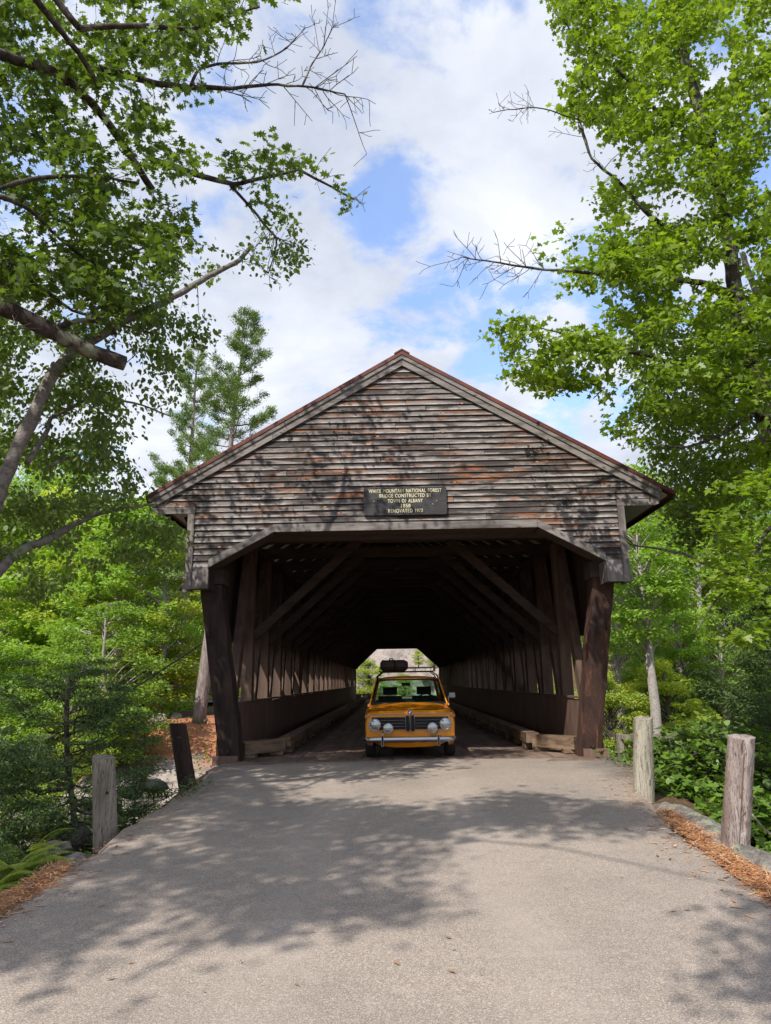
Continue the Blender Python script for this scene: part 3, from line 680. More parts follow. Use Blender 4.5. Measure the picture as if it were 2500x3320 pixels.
    V, F = beam(A, B, .20, .22); part('curb_timber', V, F, M['curb'], BR)
    V, F = box(min(s*2.78, s*3.0), max(s*2.78, s*3.0), 13.42, 13.66, .012, .078); part('curb_block', V, F, M['curb'], BR)
    V, F = box(min(s*2.36, s*2.62), max(s*2.36, s*2.62), 13.98, 14.22, .012, .078); part('curb_block', V, F, M['curb'], BR)
    yy = 14.14
    while yy < 53.5:
        L = min(rng.uniform(3.6, 4.6), 53.8-yy); x = s*2.36
        V, F = box(x-.12, x+.12, yy+.006, yy+L-.006, .14, .31+.006*rng.normal()); part('curb_timber', V, F, M['curb'], BR)
        for yb_ in np.arange(yy+.3, yy+L-.3, 1.1):
            V, F = box(x-.10, x+.10, yb_, yb_+.35, .012, .138); part('curb_block', V, F, M['curb'], BR)
        yy += L
# floor
xs = np.linspace(-3.08, 3.08, 23)
for k in range(22):
    y = 12.86; first = True
    while y < YE-.2:
        L = min(rng.uniform(1.4, 4.2) if first else rng.uniform(6, 9), YE-y); first = False
        V, F = box(xs[k]+.004, xs[k+1]-.004, y+.003, y+L-.003, -.05, .0+rng.uniform(-.003, .004)); part('deck_plank', V, F, M['deck'], BR); y += L
V, F = box(-3.2, 3.2, 12.5, 12.852, -.09, -.012); part('threshold_plank', V, F, M['deck'], BR)
V, F = box(-3.1, 3.1, 12.9, YE-.3, -.10, -.055); part('floor_joist_layer', V, F, M['dark_x'], BR)
# far portal
for s in (-1, 1):
    V, F = prism([(s*1.83, 3.66), (s*3.1, 2.42), (s*3.5, 2.42), (s*3.5, 4.3), (s*1.83, 4.3)], YE-.3, YE-.2); part('far_portal_board', V, F, M['dark_x'], BR)
    V, F = box(min(s*3.08, s*3.5), max(s*3.08, s*3.5), YE-.3, YE-.2, -.1, 2.418); part('far_portal_post', V, F, M['dark_z'], BR)
V, F = prism([(-1.825, 3.66), (1.825, 3.66), (1.825, 4.3), (-1.825, 4.3)], YE-.3, YE-.2); part('far_header', V, F, M['dark_x'], BR)
V, F = prism([(-4.3, 4.31), (4.3, 4.31), (0, ZA)], YE-.3, YE-.2); part('far_gable', V, F, M['dark_x'], BR)

# sign board on the gable
SG = empty('bridge_sign', (0, YG-.05, 4.36), 'dark wooden sign with cream lettering naming the forest, fixed to the gable above the portal', 'sign')
sx0, sx1, sz0, sz1 = -.72, .715, 4.105, 4.60
r = .035; poly = []
for cx_, cz_, a0 in ((sx1-r, sz1-r, 0), (sx0+r, sz1-r, 90), (sx0+r, sz0+r, 180), (sx1-r, sz0+r, 270)):
    for a in (0, 30, 60, 90): poly.append((cx_+r*math.cos(math.radians(a0+a)), cz_+r*math.sin(math.radians(a0+a))))
V, F = prism(poly[::-1], YG-.078, YG-.03); part('board', V, F, M['sign'], SG)
def word(txt, z, width, h):
    cu_ = bpy.data.curves.new('lettering', 'FONT'); cu_.body = txt; cu_.align_x = 'CENTER'; cu_.size = 1.0; cu_.extrude = 0.02; cu_.space_character = 1.12; cu_.space_word = 1.3; cu_.offset = 0.012
    o = bpy.data.objects.new('lettering', cu_); COL.objects.link(o)
    bpy.context.view_layer.update(); d = o.dimensions.copy()
    o.scale = (width/d.x, h/0.70, 0.1); o.rotation_euler = (math.pi/2, 0, 0); o.location = (0.0+.0, -.0295, z-4.36)
    bpy.context.view_layer.update(); me = bpy.data.meshes.new_from_object(o); mo = bpy.data.objects.new('lettering', me); COL.objects.link(mo)
    mo.scale = o.scale; mo.rotation_euler = o.rotation_euler; mo.location = o.location; mo.parent = SG; me.materials.clear(); me.materials.append(M['letters']); bpy.data.objects.remove(o)
for txt, py, w in (('WHITE MOUNTAIN NATIONAL FOREST', 235, 1.265), ('BRIDGE CONSTRUCTED BY', 307, .905), ('TOWN OF ALBANY', 385, .605), ('1858', 459, .165), ('RENOVATED 1970', 533, .60)):
    word(txt, 4.60-(py-155)/412*.495, w, .064)
for px, pz in ((-.545, 4.35), (.54, 4.34), (.475, 4.285)):
    V, F = tube([(px, YG-.079, pz), (px, YG-.088, pz)], [.014, .010], 8); part('screw', V, F, M['steel'], SG)

# guy cable
a = at(437, 1390, 12.6); b = at(-120, 1712, 10.2)
pts = [a+(b-a)*f-np.array([0, 0, .10*math.sin(f*math.pi)]) for f in np.linspace(0, 1, 14)]
V, F = tube(pts, .014, 6); props(part('guy_cable', V, F, M['cable'], loc=tuple(a)), 'thin black cable running down to the left from the left portal post', 'cable')

# ------------------------------------------------------------------ car (faces the camera, -Y)
CX0, CY0 = 0.015, 12.86
CAR = empty('car', (CX0, CY0, 0), 'small orange vintage sedan with round headlamps and a roof rack, parked in the bridge mouth', 'car')
def cpart(name, VF, mat, parent=None, smooth=False):
    V, F = VF; V = np.asarray(V, float)+np.array([CX0, CY0, 0]); return part(name, V, F, mat, parent or CAR, smooth)
def body_profile(y):
    hw = np.interp(y, [0.03, .10, .25, .9, 2.0, 3.4, 4.0, 4.2], [.755, .785, .793, .795, .795, .79, .77, .72])
    belt = np.interp(y, [0.03, 1.2, 3.6, 4.2], [.765, .82, .83, .78])
    top = np.interp(y, [0.03, .07, .4, 1.28, 1.5, 3.3, 4.0, 4.2], [.775, .815, .865, .915, .90, .90, .86, .80])
    bot = np.interp(y, [.03, .2, .35, 3.9, 4.2], [.30, .215, .20, .22, .34])
    arch = 0
    for yc in (.65, 3.15):
        d = abs(y-yc)
        if d < .36: arch = max(arch, .30+math.sqrt(.36**2-d*d))
    sb = max(bot, arch)
    P = [(hw-.12, sb), (hw-.03, max(sb, bot+.02)), (hw-.005, max(sb+.01, .40)), (hw, max(sb+.015, .58)), (hw-.012, max(belt-.04, sb+.03)), (hw-.006, belt-.012), (hw-.030, belt+.004)]
    P += [(hw-.10, belt+(top-belt)*.55), (hw-.25, belt+(top-belt)*.85), (hw*.4, top), (0, top+.006)]
    return P
ysec = [0.03, .045, .08, .16, .27, .288, .32, .40, .52, .65, .78, .90, .98, 1.012, 1.03, 1.15, 1.28, 1.5, 2.2, 2.78, 2.795, 2.9, 3.15, 3.4, 3.505, 3.52, 3.7, 3.95, 4.12, 4.2]
V, F = [], []
for y in ysec:
    P = body_profile(y); full = [(x, z) for x, z in P]+[(-x, z) for x, z in P[-2::-1]]
    sh = lambda z: y+(0.035*np.interp(z, [.2, .45, .75, .82], [1.6, .9, 0.15, 0.0]) if y < .06 else 0)
    V += [(x, sh(z), z) for x, z in full]
m = len(full)
for q in range(len(ysec)-1):
    for j in range(m-1): F.append((q*m+j, (q+1)*m+j, (q+1)*m+j+1, q*m+j+1))
F += [tuple(range(m)), tuple(range((len(ysec)-1)*m+m-1, (len(ysec)-1)*m-1, -1))]
body = cpart('body', (V, F), M['paint'], smooth=True)
mod = body.modifiers.new('edge', 'EDGE_SPLIT'); mod.split_angle = math.radians(38)
# underbody, valance
cpart('chassis', box(-.62, .62, .3, 4.0, .20, .60), M['black'])
vv = []
for t_ in np.linspace(-1, 1, 21):
    x = t_*.66; zb = .195+.10*abs(t_)**4; yo = .055+.10*abs(t_)**3
    vv += [(x, yo, .40), (x, yo+.01, zb+.02), (x, yo+.05, zb)]
cpart('front_valance', (vv, [(q*3+j, q*3+j+1, q*3+j+4, q*3+j+3) for q in range(20) for j in range(2)]), M['paint'], smooth=True)
cpart('hood_seam', join(beam((-.60, .10, .826), (.60, .10, .826), .004, .012)), M['black'])
# chrome strip that wraps under the hood edge
pts = [(x, .012+.045*abs(x/.77)**6, .757) for x in np.linspace(-.77, .77, 31)]
cpart('chrome_strip', tube(pts, .007, 6), M['chrome'], smooth=True)
for s in (-1, 1): cpart('side_chrome_strip', tube([(s*.775, .07, .757), (s*.797, .5, .775), (s*.80, 2, .81), (s*.785, 4.0, .80)], .007, 6), M['chrome'])
def disc(cx, cz, y, r, n=28, dome=0.0, rings=4):
    V = [(cx, y-dome, cz)]; F = []
    for q in range(1, rings+1):
        f = q/rings
        for k in range(n): a = 2*math.pi*k/n; V.append((cx+r*f*math.cos(a), y-dome*(1-f*f), cz+r*f*math.sin(a)))
    for k in range(n): F.append((0, 1+k, 1+(k+1) % n))
    for q in range(rings-1):
        for k in range(n): F.append((1+q*n+k, 1+(q+1)*n+k, 1+(q+1)*n+(k+1) % n, 1+q*n+(k+1) % n))
    return V, F
def ring(cx, cz, y, r, t, n=32): return tube([(cx+r*math.cos(a), y, cz+r*math.sin(a)) for a in np.linspace(0, 2*math.pi, n)], t, 8, False)
yf = 0.045
cpart('grille', box(-.665, .665, yf-.012, yf+.05, .508, .698), M['black'])
for s in (-1, 1):
    gp = [(s*.085, .50), (s*.60, .50), (s*.71, .47), (s*.725, .55), (s*.71, .66), (s*.62, .705), (s*.085, .705)]
    for z in (.552, .603, .654): cpart('grille_slat', beam((s*.09, yf-.018, z), (s*.53, yf-.018, z), .008, .0028), M['chrome'])
    cpart('grille_surround', tube([(s*.088, yf-.015, .704), (s*.66, yf-.012, .704)], .006, 6), M['chrome'])
    cpart('grille_surround', tube([(s*.088, yf-.015, .503), (s*.66, yf-.012, .503)], .006, 6), M['chrome'])
    h = cpart('headlight', disc(s*.612, .585, yf-.030, .090, dome=.022), M['lens'], smooth=True)
    cpart('headlight_bezel', join(ring(s*.612, .585, yf-.026, .094, .010), disc(s*.612, .585, yf-.006, .112)), M['chrome'], h, True)
    fl = cpart('fog_lamp', disc(s*.383, .527, yf-.105, .078, dome=.014), M['lens'], smooth=True)
    cpart('fog_lamp_shell', join(ring(s*.383, .527, yf-.100, .082, .009), tube([(s*.383, yf-.096, .527), (s*.383, yf-.05, .527), (s*.383, yf-.03, .527)], [.083, .075, .03], 20)), M['chrome'], fl, True)
    cpart('fog_lamp_bracket', beam((s*.383, yf-.07, .445), (s*.383, yf-.07, .36), .03, .02), M['black'], fl)
    cpart('indicator', box(min(s*.695, s*.786), max(s*.695, s*.786), .03, .10, .700, .745), M['amber'])
    cpart('bumper_overrider', join(box(s*.483-.021, s*.483+.021, -.085, -.03, .235, .435), tube([(s*.483, -.058, .43), (s*.483, -.058, .448)], [.026, .012], 10)), M['chrome'])
    cpart('overrider_pad', box(s*.483-.013, s*.483+.013, -.094, -.0855, .245, .41), M['black'])
    # kidney
    x0, x1 = (.008, .078) if s > 0 else (-.078, -.008); k = cpart('kidney_grille', box(x0, x1, yf-.035, yf+.02, .475, .725), M['black'])
    pl = [(x0+.01, .468), (x1-.01, .468), (x1, .49), (x1, .71), (x1-.018, .732), (x0+.018, .732), (x0, .71), (x0, .49), (x0+.01, .468)]
    cpart('kidney_frame', tube([(a, yf-.038, b) for a, b in pl], .0048, 6, False), M['chrome'], k)
    for q in range(5):
        xx = x0+.012+q*.0115; cpart('kidney_bar', beam((xx, yf-.040, .48), (xx, yf-.040, .72), .0035, .006), M['black'], k)
# badge
bd = cpart('badge', disc(0, .790, .018, .036), M['black'], smooth=True)
cpart('badge_ring', ring(0, .790, .015, .036, .004), M['chrome'], bd)
for q, mm in enumerate(('white', 'blue', 'white', 'blue')):
    a0 = q*math.pi/2; pp = [(0, 0)]+[(.023*math.cos(a0+a), .023*math.sin(a0+a)) for a in np.linspace(0, math.pi/2, 6)]
    cpart('badge_quarter', ([(x, .012, .790+z) for x, z in pp], [tuple(range(len(pp)))]), M[mm], bd)
# bumper
V, F = [], []
prof = [(0, .045), (-.022, .035), (-.030, 0), (-.022, -.035), (0, -.045), (.02, -.03), (.02, .03)]
xs_ = np.concatenate([[-.825, -.82, -.80], np.linspace(-.74, .74, 25), [.80, .82, .825]])
for x in xs_:
    yo = -.030+.02*(x/.75)**2+(.20*((abs(x)-.74)/.085)**1.3 if abs(x) > .74 else 0)
    for a, b in prof: V.append((x, yo+a, .335+b*(1-.25*max(0, (abs(x)-.7))/.125)))
n_ = len(prof)
for q in range(len(xs_)-1):
    for j in range(n_): F.append((q*n_+j, q*n_+(j+1) % n_, (q+1)*n_+(j+1) % n_, (q+1)*n_+j))
F += [tuple(range(n_)), tuple(range(len(V)-1, len(V)-1-n_, -1))]
cpart('bumper', (V, F), M['chrome'], smooth=True)
# cabin
zb, zr = .90, 1.405
bl = {'fb': (.70, 1.26), 'ft': (.575, 1.74), 'rt': (.56, 3.02), 'rb': (.665, 3.42)}
def q4(a, b, c, d): return [a, b, c, d], [(0, 1, 2, 3)]
RV_, RF_ = [], []
for (y, hw, z, crn) in ((1.70, .60, 1.352, .012), (1.76, .635, 1.372, .022), (1.95, .65, 1.385, .030), (2.4, .655, 1.39, .032), (2.9, .64, 1.378, .028), (3.05, .61, 1.36, .018)):
    for t_ in np.linspace(-1, 1, 13): RV_.append((hw*t_, y+.03*abs(t_)**3*(1 if y < 2 else -1), z+crn*(1-t_**2)-.030*abs(t_)**6))
for q in range(5):
    for j in range(12): RF_.append((q*13+j, q*13+j+1, (q+1)*13+j+1, (q+1)*13+j))
roof_ = cpart('roof', (RV_, RF_), M['paint'], smooth=True)
sm = roof_.modifiers.new('thick', 'SOLIDIFY'); sm.thickness = .03; sm.offset = -1
for s in (-1, 1):
    cpart('front_pillar', beam((s*.745, 1.24, .875), (s*.625, 1.735, 1.355), .022, .05, (0, 1, 0)), M['paint'])
    cpart('middle_pillar', beam((s*.755, 2.35, .87), (s*.635, 2.35, 1.37), .03, .06, (0, 1, 0)), M['black'])
    cpart('rear_pillar', beam((s*.73, 3.40, .87), (s*.60, 3.02, 1.36), .05, .13, (0, 1, 0)), M['paint'])
    cpart('side_window', q4((s*.76, 1.36, .89), (s*.755, 3.3, .89), (s*.61, 3.0, 1.36), (s*.63, 1.8, 1.36)), M['glass'])
    cpart('window_sill', beam((s*.75, 1.25, .875), (s*.75, 3.42, .875), .06, .04), M['paint'])
cpart('cowl', q4((-.72, 1.20, .893), (.72, 1.20, .893), (.70, 1.30, .915), (-.70, 1.30, .915)), M['black'])
ws = cpart('windscreen', q4((-.72, 1.275, .905), (.72, 1.275, .905), (.605, 1.725, 1.352), (-.605, 1.725, 1.352)), M['glass'])
for a, b in (((-.72, 1.27, .905), (.72, 1.27, .905)), ((-.605, 1.72, 1.345), (.605, 1.72, 1.345)), ((-.715, 1.268, .905), (-.60, 1.718, 1.352)), ((.715, 1.268, .905), (.60, 1.718, 1.352))):
    cpart('windscreen_seal', beam(a, b, .034, .03), M['black'], ws)
cpart('rear_window', q4((-.63, 3.38, .93), (.63, 3.38, .93), (.56, 3.06, 1.335), (-.56, 3.06, 1.335)), M['glass'])
cpart('rear_shelf', box(-.66, .66, 2.95, 3.45, .86, .905), M['interior'])
cpart('dashboard', join(box(-.66, .66, 1.33, 1.60, .76, .925), box(-.16, .12, 1.36, 1.5, .92, .955)), M['interior'])
for s in (-1, 1):
    st = cpart('front_seat', join(box(s*.355-.25, s*.355+.25, 1.95, 2.45, .40, .60), beam((s*.355, 2.42, .55), (s*.355, 2.56, 1.0), .50, .12, (0, 1, 0))), M['interior'])
    hr = box(s*.355-.15, s*.355+.15, 2.50, 2.62, 1.04, 1.20); cpart('headrest', hr, M['interior'], st)
    for d in (-.1, .1): cpart('headrest_post', beam((s*.355+d, 2.56, .98), (s*.355+d, 2.56, 1.05), .012, .012, (0, 1, 0)), M['chrome'], st)
cpart('rear_seat', join(box(-.62, .62, 2.8, 3.2, .4, .58), box(-.62, .62, 3.1, 3.25, .5, .93)), M['interior'])
sw = []
for a in np.linspace(0, 2*math.pi, 29): sw.append((.36+.19*math.cos(a), 1.78-.07*math.sin(a), .90+.165*math.sin(a)))
cpart('steering_wheel', join(tube(sw, .012, 6, False), beam((.36, 1.78, .90), (.36, 1.55, .80), .05, .05), beam((.18, 1.79, .88), (.54, 1.79, .88), .03, .02)), M['interior'])
cpart('rear_view_mirror', join(box(-.115, .055, 1.74, 1.77, 1.225, 1.285), beam((-.03, 1.755, 1.28), (-.03, 1.74, 1.35), .014, .014, (0, 1, 0))), M['interior'])
for x0, x1 in ((-.46, -.16), (.02, .50)):
    cpart('wiper', beam((x0, 1.275, .925), (x1 if x1 < 0 else x1, 1.262, .908), .012, .012), M['black'])
mr_ = cpart('door_mirror', join(box(.80, .925, 1.50, 1.54, .985, 1.085), box(.775, .80, 1.505, 1.535, .90, 1.03)), M['steel'])
bmm = mr_.modifiers.new('round', 'BEVEL'); bmm.width = .015; bmm.segments = 3
for yc in (.65, 3.15):
    for s in (-1, 1):
        prof = [(.0, .19), (.0, .275), (.02, .30), (.06, .303), (.12, .303), (.165, .298), (.178, .27), (.178, .19)]
        V, F = [], []; n_ = 32
        for k in range(n_):
            a = 2*math.pi*k/n_
            for d, r_ in prof: V.append((s*(.803-.178+d), yc+r_*math.cos(a), .303+r_*math.sin(a)))
        m_ = len(prof)
        for k in range(n_):
            for j in range(m_-1): F.append((k*m_+j, k*m_+j+1, ((k+1) % n_)*m_+j+1, ((k+1) % n_)*m_+j))
        wh = cpart('wheel', (V, F), M['rubber'], smooth=True)
        V, F = [], []
        for k in range(24):
            a = 2*math.pi*k/24
            for d, r_ in ((.76, .05), (.755, .15), (.78, .19), (.70, .195)): V.append((s*d, yc+r_*math.cos(a), .303+r_*math.sin(a)))
        for k in range(24):
            for j in range(3): F.append((k*4+j, k*4+j+1, ((k+1) % 24)*4+j+1, ((k+1) % 24)*4+j))
        F.append(tuple(k*4 for k in range(24)))
        cpart('rim', (V, F), M['steel'], wh)
# roof rack
RK = M['black']
x0, x1, y0, y1, z0, z1 = -.555, .535, 1.85, 2.95, 1.505, 1.585
rack = cpart('roof_rack', join(*([tube(p, .009, 6) for p in (
    [(x0, y0, z1), (x1, y0, z1), (x1, y1, z1), (x0, y1, z1), (x0, y0, z1)], [(x0, y0, z0), (x1, y0, z0), (x1, y1, z0), (x0, y1, z0), (x0, y0, z0)])]+
    [tube([(x, y, z0), (x, y, z1)], .007, 6) for x in (x0, -.2, .17, x1) for y in (y0, y1)]+
    [tube([(x0, y, z0), (x1, y, z0)], .010, 6) for y in np.linspace(y0, y1, 7)])), RK)
for y in (1.98, 2.8):
    for s in (-1, 1): cpart('rack_foot', tube([(s*.50, y, z0), (s*.60, y-.02, 1.43), (s*.625, y-.02, 1.375)], .013, 6), RK)
# luggage lying on the rack
LG = empty('duffel_bag', (CX0-.25, CY0+2.2, 1.52), 'dark brown soft canvas luggage strapped on the roof rack of the orange car', 'bag')
V, F = [], []
xs_ = [-.55, -.545, -.50, -.42, -.33, -.26, -.245, -.23, -.15, -.05, .0, .022, .028]
for x in xs_:
    f = min(1, (x+.56)/.06, (.04-x)/.06); f = max(.02, f)**.45; pin = .90 if abs(x+.245) < .01 else 1
    for k in range(18):
        a = 2*math.pi*k/18; ca, sa = math.cos(a), math.sin(a)
        ry = .27*f*pin; rz = .115*f*pin
        V.append((x, 2.22+ry*np.sign(ca)*abs(ca)**.6, 1.632+rz*np.sign(sa)*abs(sa)**.6+.006*math.sin(x*31+k)))
for q in range(len(xs_)-1):
    for k in range(18): F.append((q*18+k, (q+1)*18+k, (q+1)*18+(k+1) % 18, q*18+(k+1) % 18))
F += [tuple(range(18)), tuple(range(len(V)-1, len(V)-19, -1))]
part('bag_body', np.array(V)+[CX0, CY0, 0], F, M['bag'], LG, True)
st = [(-.245, 2.22+.262*math.cos(a)*1.03, 1.632+.115*math.sin(a)*1.02) for a in np.linspace(0, 2*math.pi, 25)]
V, F = tube(st, .012, 6, False); part('strap', np.array(V)+[CX0, CY0, 0], F, M['black'], LG)
V, F = tube([(-.36, 2.2, 1.742), (-.35, 2.2, 1.775), (-.29, 2.2, 1.775), (-.28, 2.2, 1.742)], .012, 6); part('handle', np.array(V)+[CX0, CY0, 0], F, M['black'], LG)

# ------------------------------------------------------------------ bollards
def bollard(name, basep, topp, rad, mat, label, split=False, flat=0.25, seed=1):
    r_ = np.random.default_rng(seed); base = np.array(basep, float); top = np.array(topp, float)
    axis = top-base; n, m_ = 36, 26; V, F = [], []
    ph = r_.uniform(0, 6.28, 8)
    for q in range(m_+1):
        f = q/m_; c = base-axis*0.22+axis*1.22*f; rr = rad*(1.05-.07*f)
        for k in range(n):
            a = 2*math.pi*k/n
            d = 1+.035*math.sin(2*a+ph[0])+.025*math.sin(3*a+ph[1]+f)+.016*math.sin(7*a+ph[2])+.010*r_.normal()
            if split and abs(((a-(-math.pi/2+.08*math.sin(f*5)))+math.pi) % (2*math.pi)-math.pi) < .10: d -= .16
            if r_.random() < .06: d -= .02
            V.append(c+np.array([math.cos(a), math.sin(a)*(.92), 0])*rr*d+np.array([0, 0, (.018*math.cos(a+ph[3])+.003*r_.normal()) if q == m_ else 0]))
    for q in range(m_):
        for k in range(n): F.append((q*n+k, q*n+(k+1) % n, (q+1)*n+(k+1) % n, (q+1)*n+k))
    V.append(top-np.array([0, 0, .004])); t = len(V)-1
    for k in range(n): F.append((m_*n+k, m_*n+(k+1) % n, t))
    E = empty('wooden_bollard', tuple(base), label, 'bollard', 'weathered wooden bollards along the road')
    s_ = part('shaft', V, F, mat, E)
    return E
bl1 = atz(227, 1800, float(road_z(-3, 7.5))-.06); bl1t = at(224, 1634, bl1[1])
bollard('b', bl1, bl1t, .118, M['post_grey'], 'stout grey cracked wooden post with one knot, left roadside, in front of the dark sapling', seed=3)
E_ = bpy.data.objects['wooden_bollard']
V, F = disc(bl1[0]+.035, bl1[2]+.42, bl1[1]-.112, .018, 12); part('knot', V, F, M['dark_z'], E_)
b2 = atz(405, 1697, float(road_z(-3.2, 10.6))-.05); b2t = at(384, 1564, b2[1]-.1)
bollard('b', b2, b2t, .128, M['post_brown'], 'dark brown leaning wooden post beside the left portal timber', seed=5)
b3 = atz(1392, 1724, float(road_z(2.7, 9.1))-.05); b3t = at(1389, 1551, b3[1])
bollard('b', b3, b3t, .118, M['post_green'], 'slim pale wooden post with green stain at its foot, nearer the bridge on the right', seed=8)
b4 = atz(1588, 1817, float(road_z(2.9, 7.1))-.06); b4t = at(1601, 1592, b4[1])
bollard('b', b4, b4t, .132, M['post_pink'], 'thick pale pinkish wooden post split by a long vertical crack, right roadside', True, seed=9)

# ------------------------------------------------------------------ rocks
def rock(loc, size, label=None, mat='rock', seed=0, name='boulder', cat='rock', group=None, flat=False, kind=None, sub=3):
    r_ = np.random.default_rng(seed)
    import bmesh
    bm = bmesh.new(); bmesh.ops.create_icosphere(bm, subdivisions=sub, radius=1.0)
    V = np.array([v.co[:] for v in bm.verts]); F = [tuple(v.index for v in f.verts) for f in bm.faces]; bm.free()
    for _ in range(9 if not flat else 6):
        d = nrm(r_.normal(size=3)); c = r_.uniform(.55, .85); h = V@d; V = V-np.outer(np.clip(h-c, 0, None), d)*.92
    V = V*(1+.06*vnoise(V[:, 0]*3+seed, V[:, 1]*3+V[:, 2]*2, .5, seed % 9+1)[:, None]+.035*vnoise(V[:, 0]*7+V[:, 2]*5, V[:, 1]*7-V[:, 2]*4, .5, seed % 7+2)[:, None])
    V = V*np.array(size); a = r_.uniform(0, 3.14); V = V@np.array([[math.cos(a), math.sin(a), 0], [-math.sin(a), math.cos(a), 0], [0, 0, 1]])
    o = part(name, V+np.array(loc), F, M[mat], loc=loc)
    return props(o, label, cat, group, kind)
def grock(px, py, zg, size, label, **k):
    p = atz(px, py, zg); rock((p[0], p[1], p[2]), size, label, sub=4, **k)
grock(285, 1710, -.22, (0.29, 0.20, 0.12), 'low flat mossy rock right behind the stout grey roadside post', seed=4)
grock(332, 1697, -.16, (.24, .16, .13), 'small rounded mossy rock between the two left roadside posts', seed=6)
grock(160, 1800, -.50, (0.29, 0.23, 0.18), 'grey rock with a pale green lichen patch left of the stout grey post', seed=11)
grock(120, 1845, -.48, (0.20, 0.29, 0.14), 'dark flat rock at the edge of the asphalt beside the fern', seed=12)
grock(150, 1868, -.36, (.20, .25, .12), 'small bluish grey stone at the asphalt edge, lower left', seed=13)
grock(215, 1745, -.42, (.35, .30, .22), 'shaded rock hidden behind the foot of the stout grey post', seed=14)
grock(60, 1800, -1.1, (0.34, 0.34, 0.24), 'pale grey boulder below the dark hemlock at the left edge', seed=15, mat='granite')
# long whaleback ledge on the right
def ledge(px0, py0, px1, py1, z, size, label, seed, mat='rock'):
    a = atz(px0, py0, z); b = atz(px1, py1, z); c = (a+b)/2; L = np.linalg.norm(b-a)/2
    ang = math.atan2(b[1]-a[1], b[0]-a[0]); r_ = np.random.default_rng(seed)
    nu, nv = 46, 16; V, F = [], []
    for i_ in range(nu+1):
        u = -1+2*i_/nu
        for j in range(nv+1):
            v = -1+2*j/nv
            hgt = max(0, 1-abs(u)**3.2)**.5*max(0, 1-abs(v)**3)**.5
            x = u*L; y = v*size[0]*(1+.22*float(vnoise(u*4, seed, .7, 3)))
            V.append((c[0]+x*math.cos(ang)-y*math.sin(ang), c[1]+x*math.sin(ang)+y*math.cos(ang), z-.30+hgt*(size[1]+.30)+hgt*(.035*float(vnoise(u*5*L, v*3, .45, seed))+.015*float(vnoise(u*9*L, v*5, .3, seed+3)))))
    for i_ in range(nu):
        for j in range(nv): q = i_*(nv+1)+j; F.append((q, q+nv+1, q+nv+2, q+1))
    o = part('rock_ledge', V, F, M[mat], loc=tuple(c), smooth=True); return props(o, label, 'rock ledge')
ledge(1405, 1728, 1600, 1822, -.20, (.26, .07), 'long low granite ledge between the two right roadside posts', 31)
ledge(1500, 1800, 1760, 1905, -.30, (.24, .06), 'grey granite ledge in front of the split pale post, running out of the picture', 32)
ledge(1335, 1655, 1420, 1728, -.16, (.16, .05), 'narrow broken ledge beside the slim pale post near the portal', 33)
# needle drifts as thin mounded strips
def drift(edge, w0, w1, label, seed, side=1, count=3800):
    r_ = np.random.default_rng(seed); V, F = [], []
    for i_, (x, y) in enumerate(edge):
        f = i_/(len(edge)-1); w = (w0+(w1-w0)*f)*(1+.45*float(vnoise(y, seed, .35, 3)))
        for j in range(7):
            v = j/6; xx = x+side*w*v; zz = max(float(road_z(xx, y))+.004, gz(xx, y)+.01)+.010*math.sin(math.pi*v)**.7+.002*r_.normal()
            V.append((xx+.03*r_.normal()-side*.10*(1-v), y+.02*r_.normal(), zz))
    for i_ in range(len(edge)-1):
        for j in range(6): q = i_*7+j; F.append((q, q+1, q+8, q+7))
    V0 = np.array(V); n = count; idx = r_.integers(0, len(V0), n); c = V0[idx]+r_.normal(size=(n, 3))*[.035, .08, .005]
    a = r_.uniform(0, 3.14, n); l = r_.uniform(.028, .055, n); d = np.stack([np.cos(a)*l, np.sin(a)*l, r_.normal(size=n)*.006], 1); s_ = np.stack([-np.sin(a), np.cos(a), 0*a], 1)*.0026
    Q = np.concatenate([c-d-s_, c+d-s_, c+d+s_, c-d+s_], 0); Q[:, 2] += .012; k = np.arange(n)
    Fq = np.stack([k, k+n, k+2*n, k+3*n], 1)+len(V0)
    o = part('pine_needles', np.concatenate([V0, Q]), [np.array(F), Fq], M['needles'], loc=tuple(V0[0])); o.data.materials.append(M['needle_bits']); mi = np.zeros(len(o.data.polygons), dtype=np.int32); mi[len(F):] = 1; o.data.polygons.foreach_set('material_index', mi); return props(o, label, 'needle litter', None, 'stuff')
ed = [(atz(px, py, -.2)[0]+.10, atz(px, py, -.2)[1]) for px, py in ((1425, 1770), (1470, 1805), (1520, 1843), (1580, 1882), (1640, 1922), (1720, 1985))]
ed = [(np.interp(t_, range(6), [e[0] for e in ed]), np.interp(t_, range(6), [e[1] for e in ed])) for t_ in np.linspace(0, 5, 60)]
drift(ed, .03, .08, 'orange pine needles drifted along the right edge of the asphalt', 41)
ed = [(-3.17+.05*math.sin(t_*3), 4.2+t_*2.4) for t_ in np.linspace(0, 1, 40)]
drift(ed, .09, .04, 'rusty pine needles along the left edge of the asphalt below the fern', 42, -1, 3600)
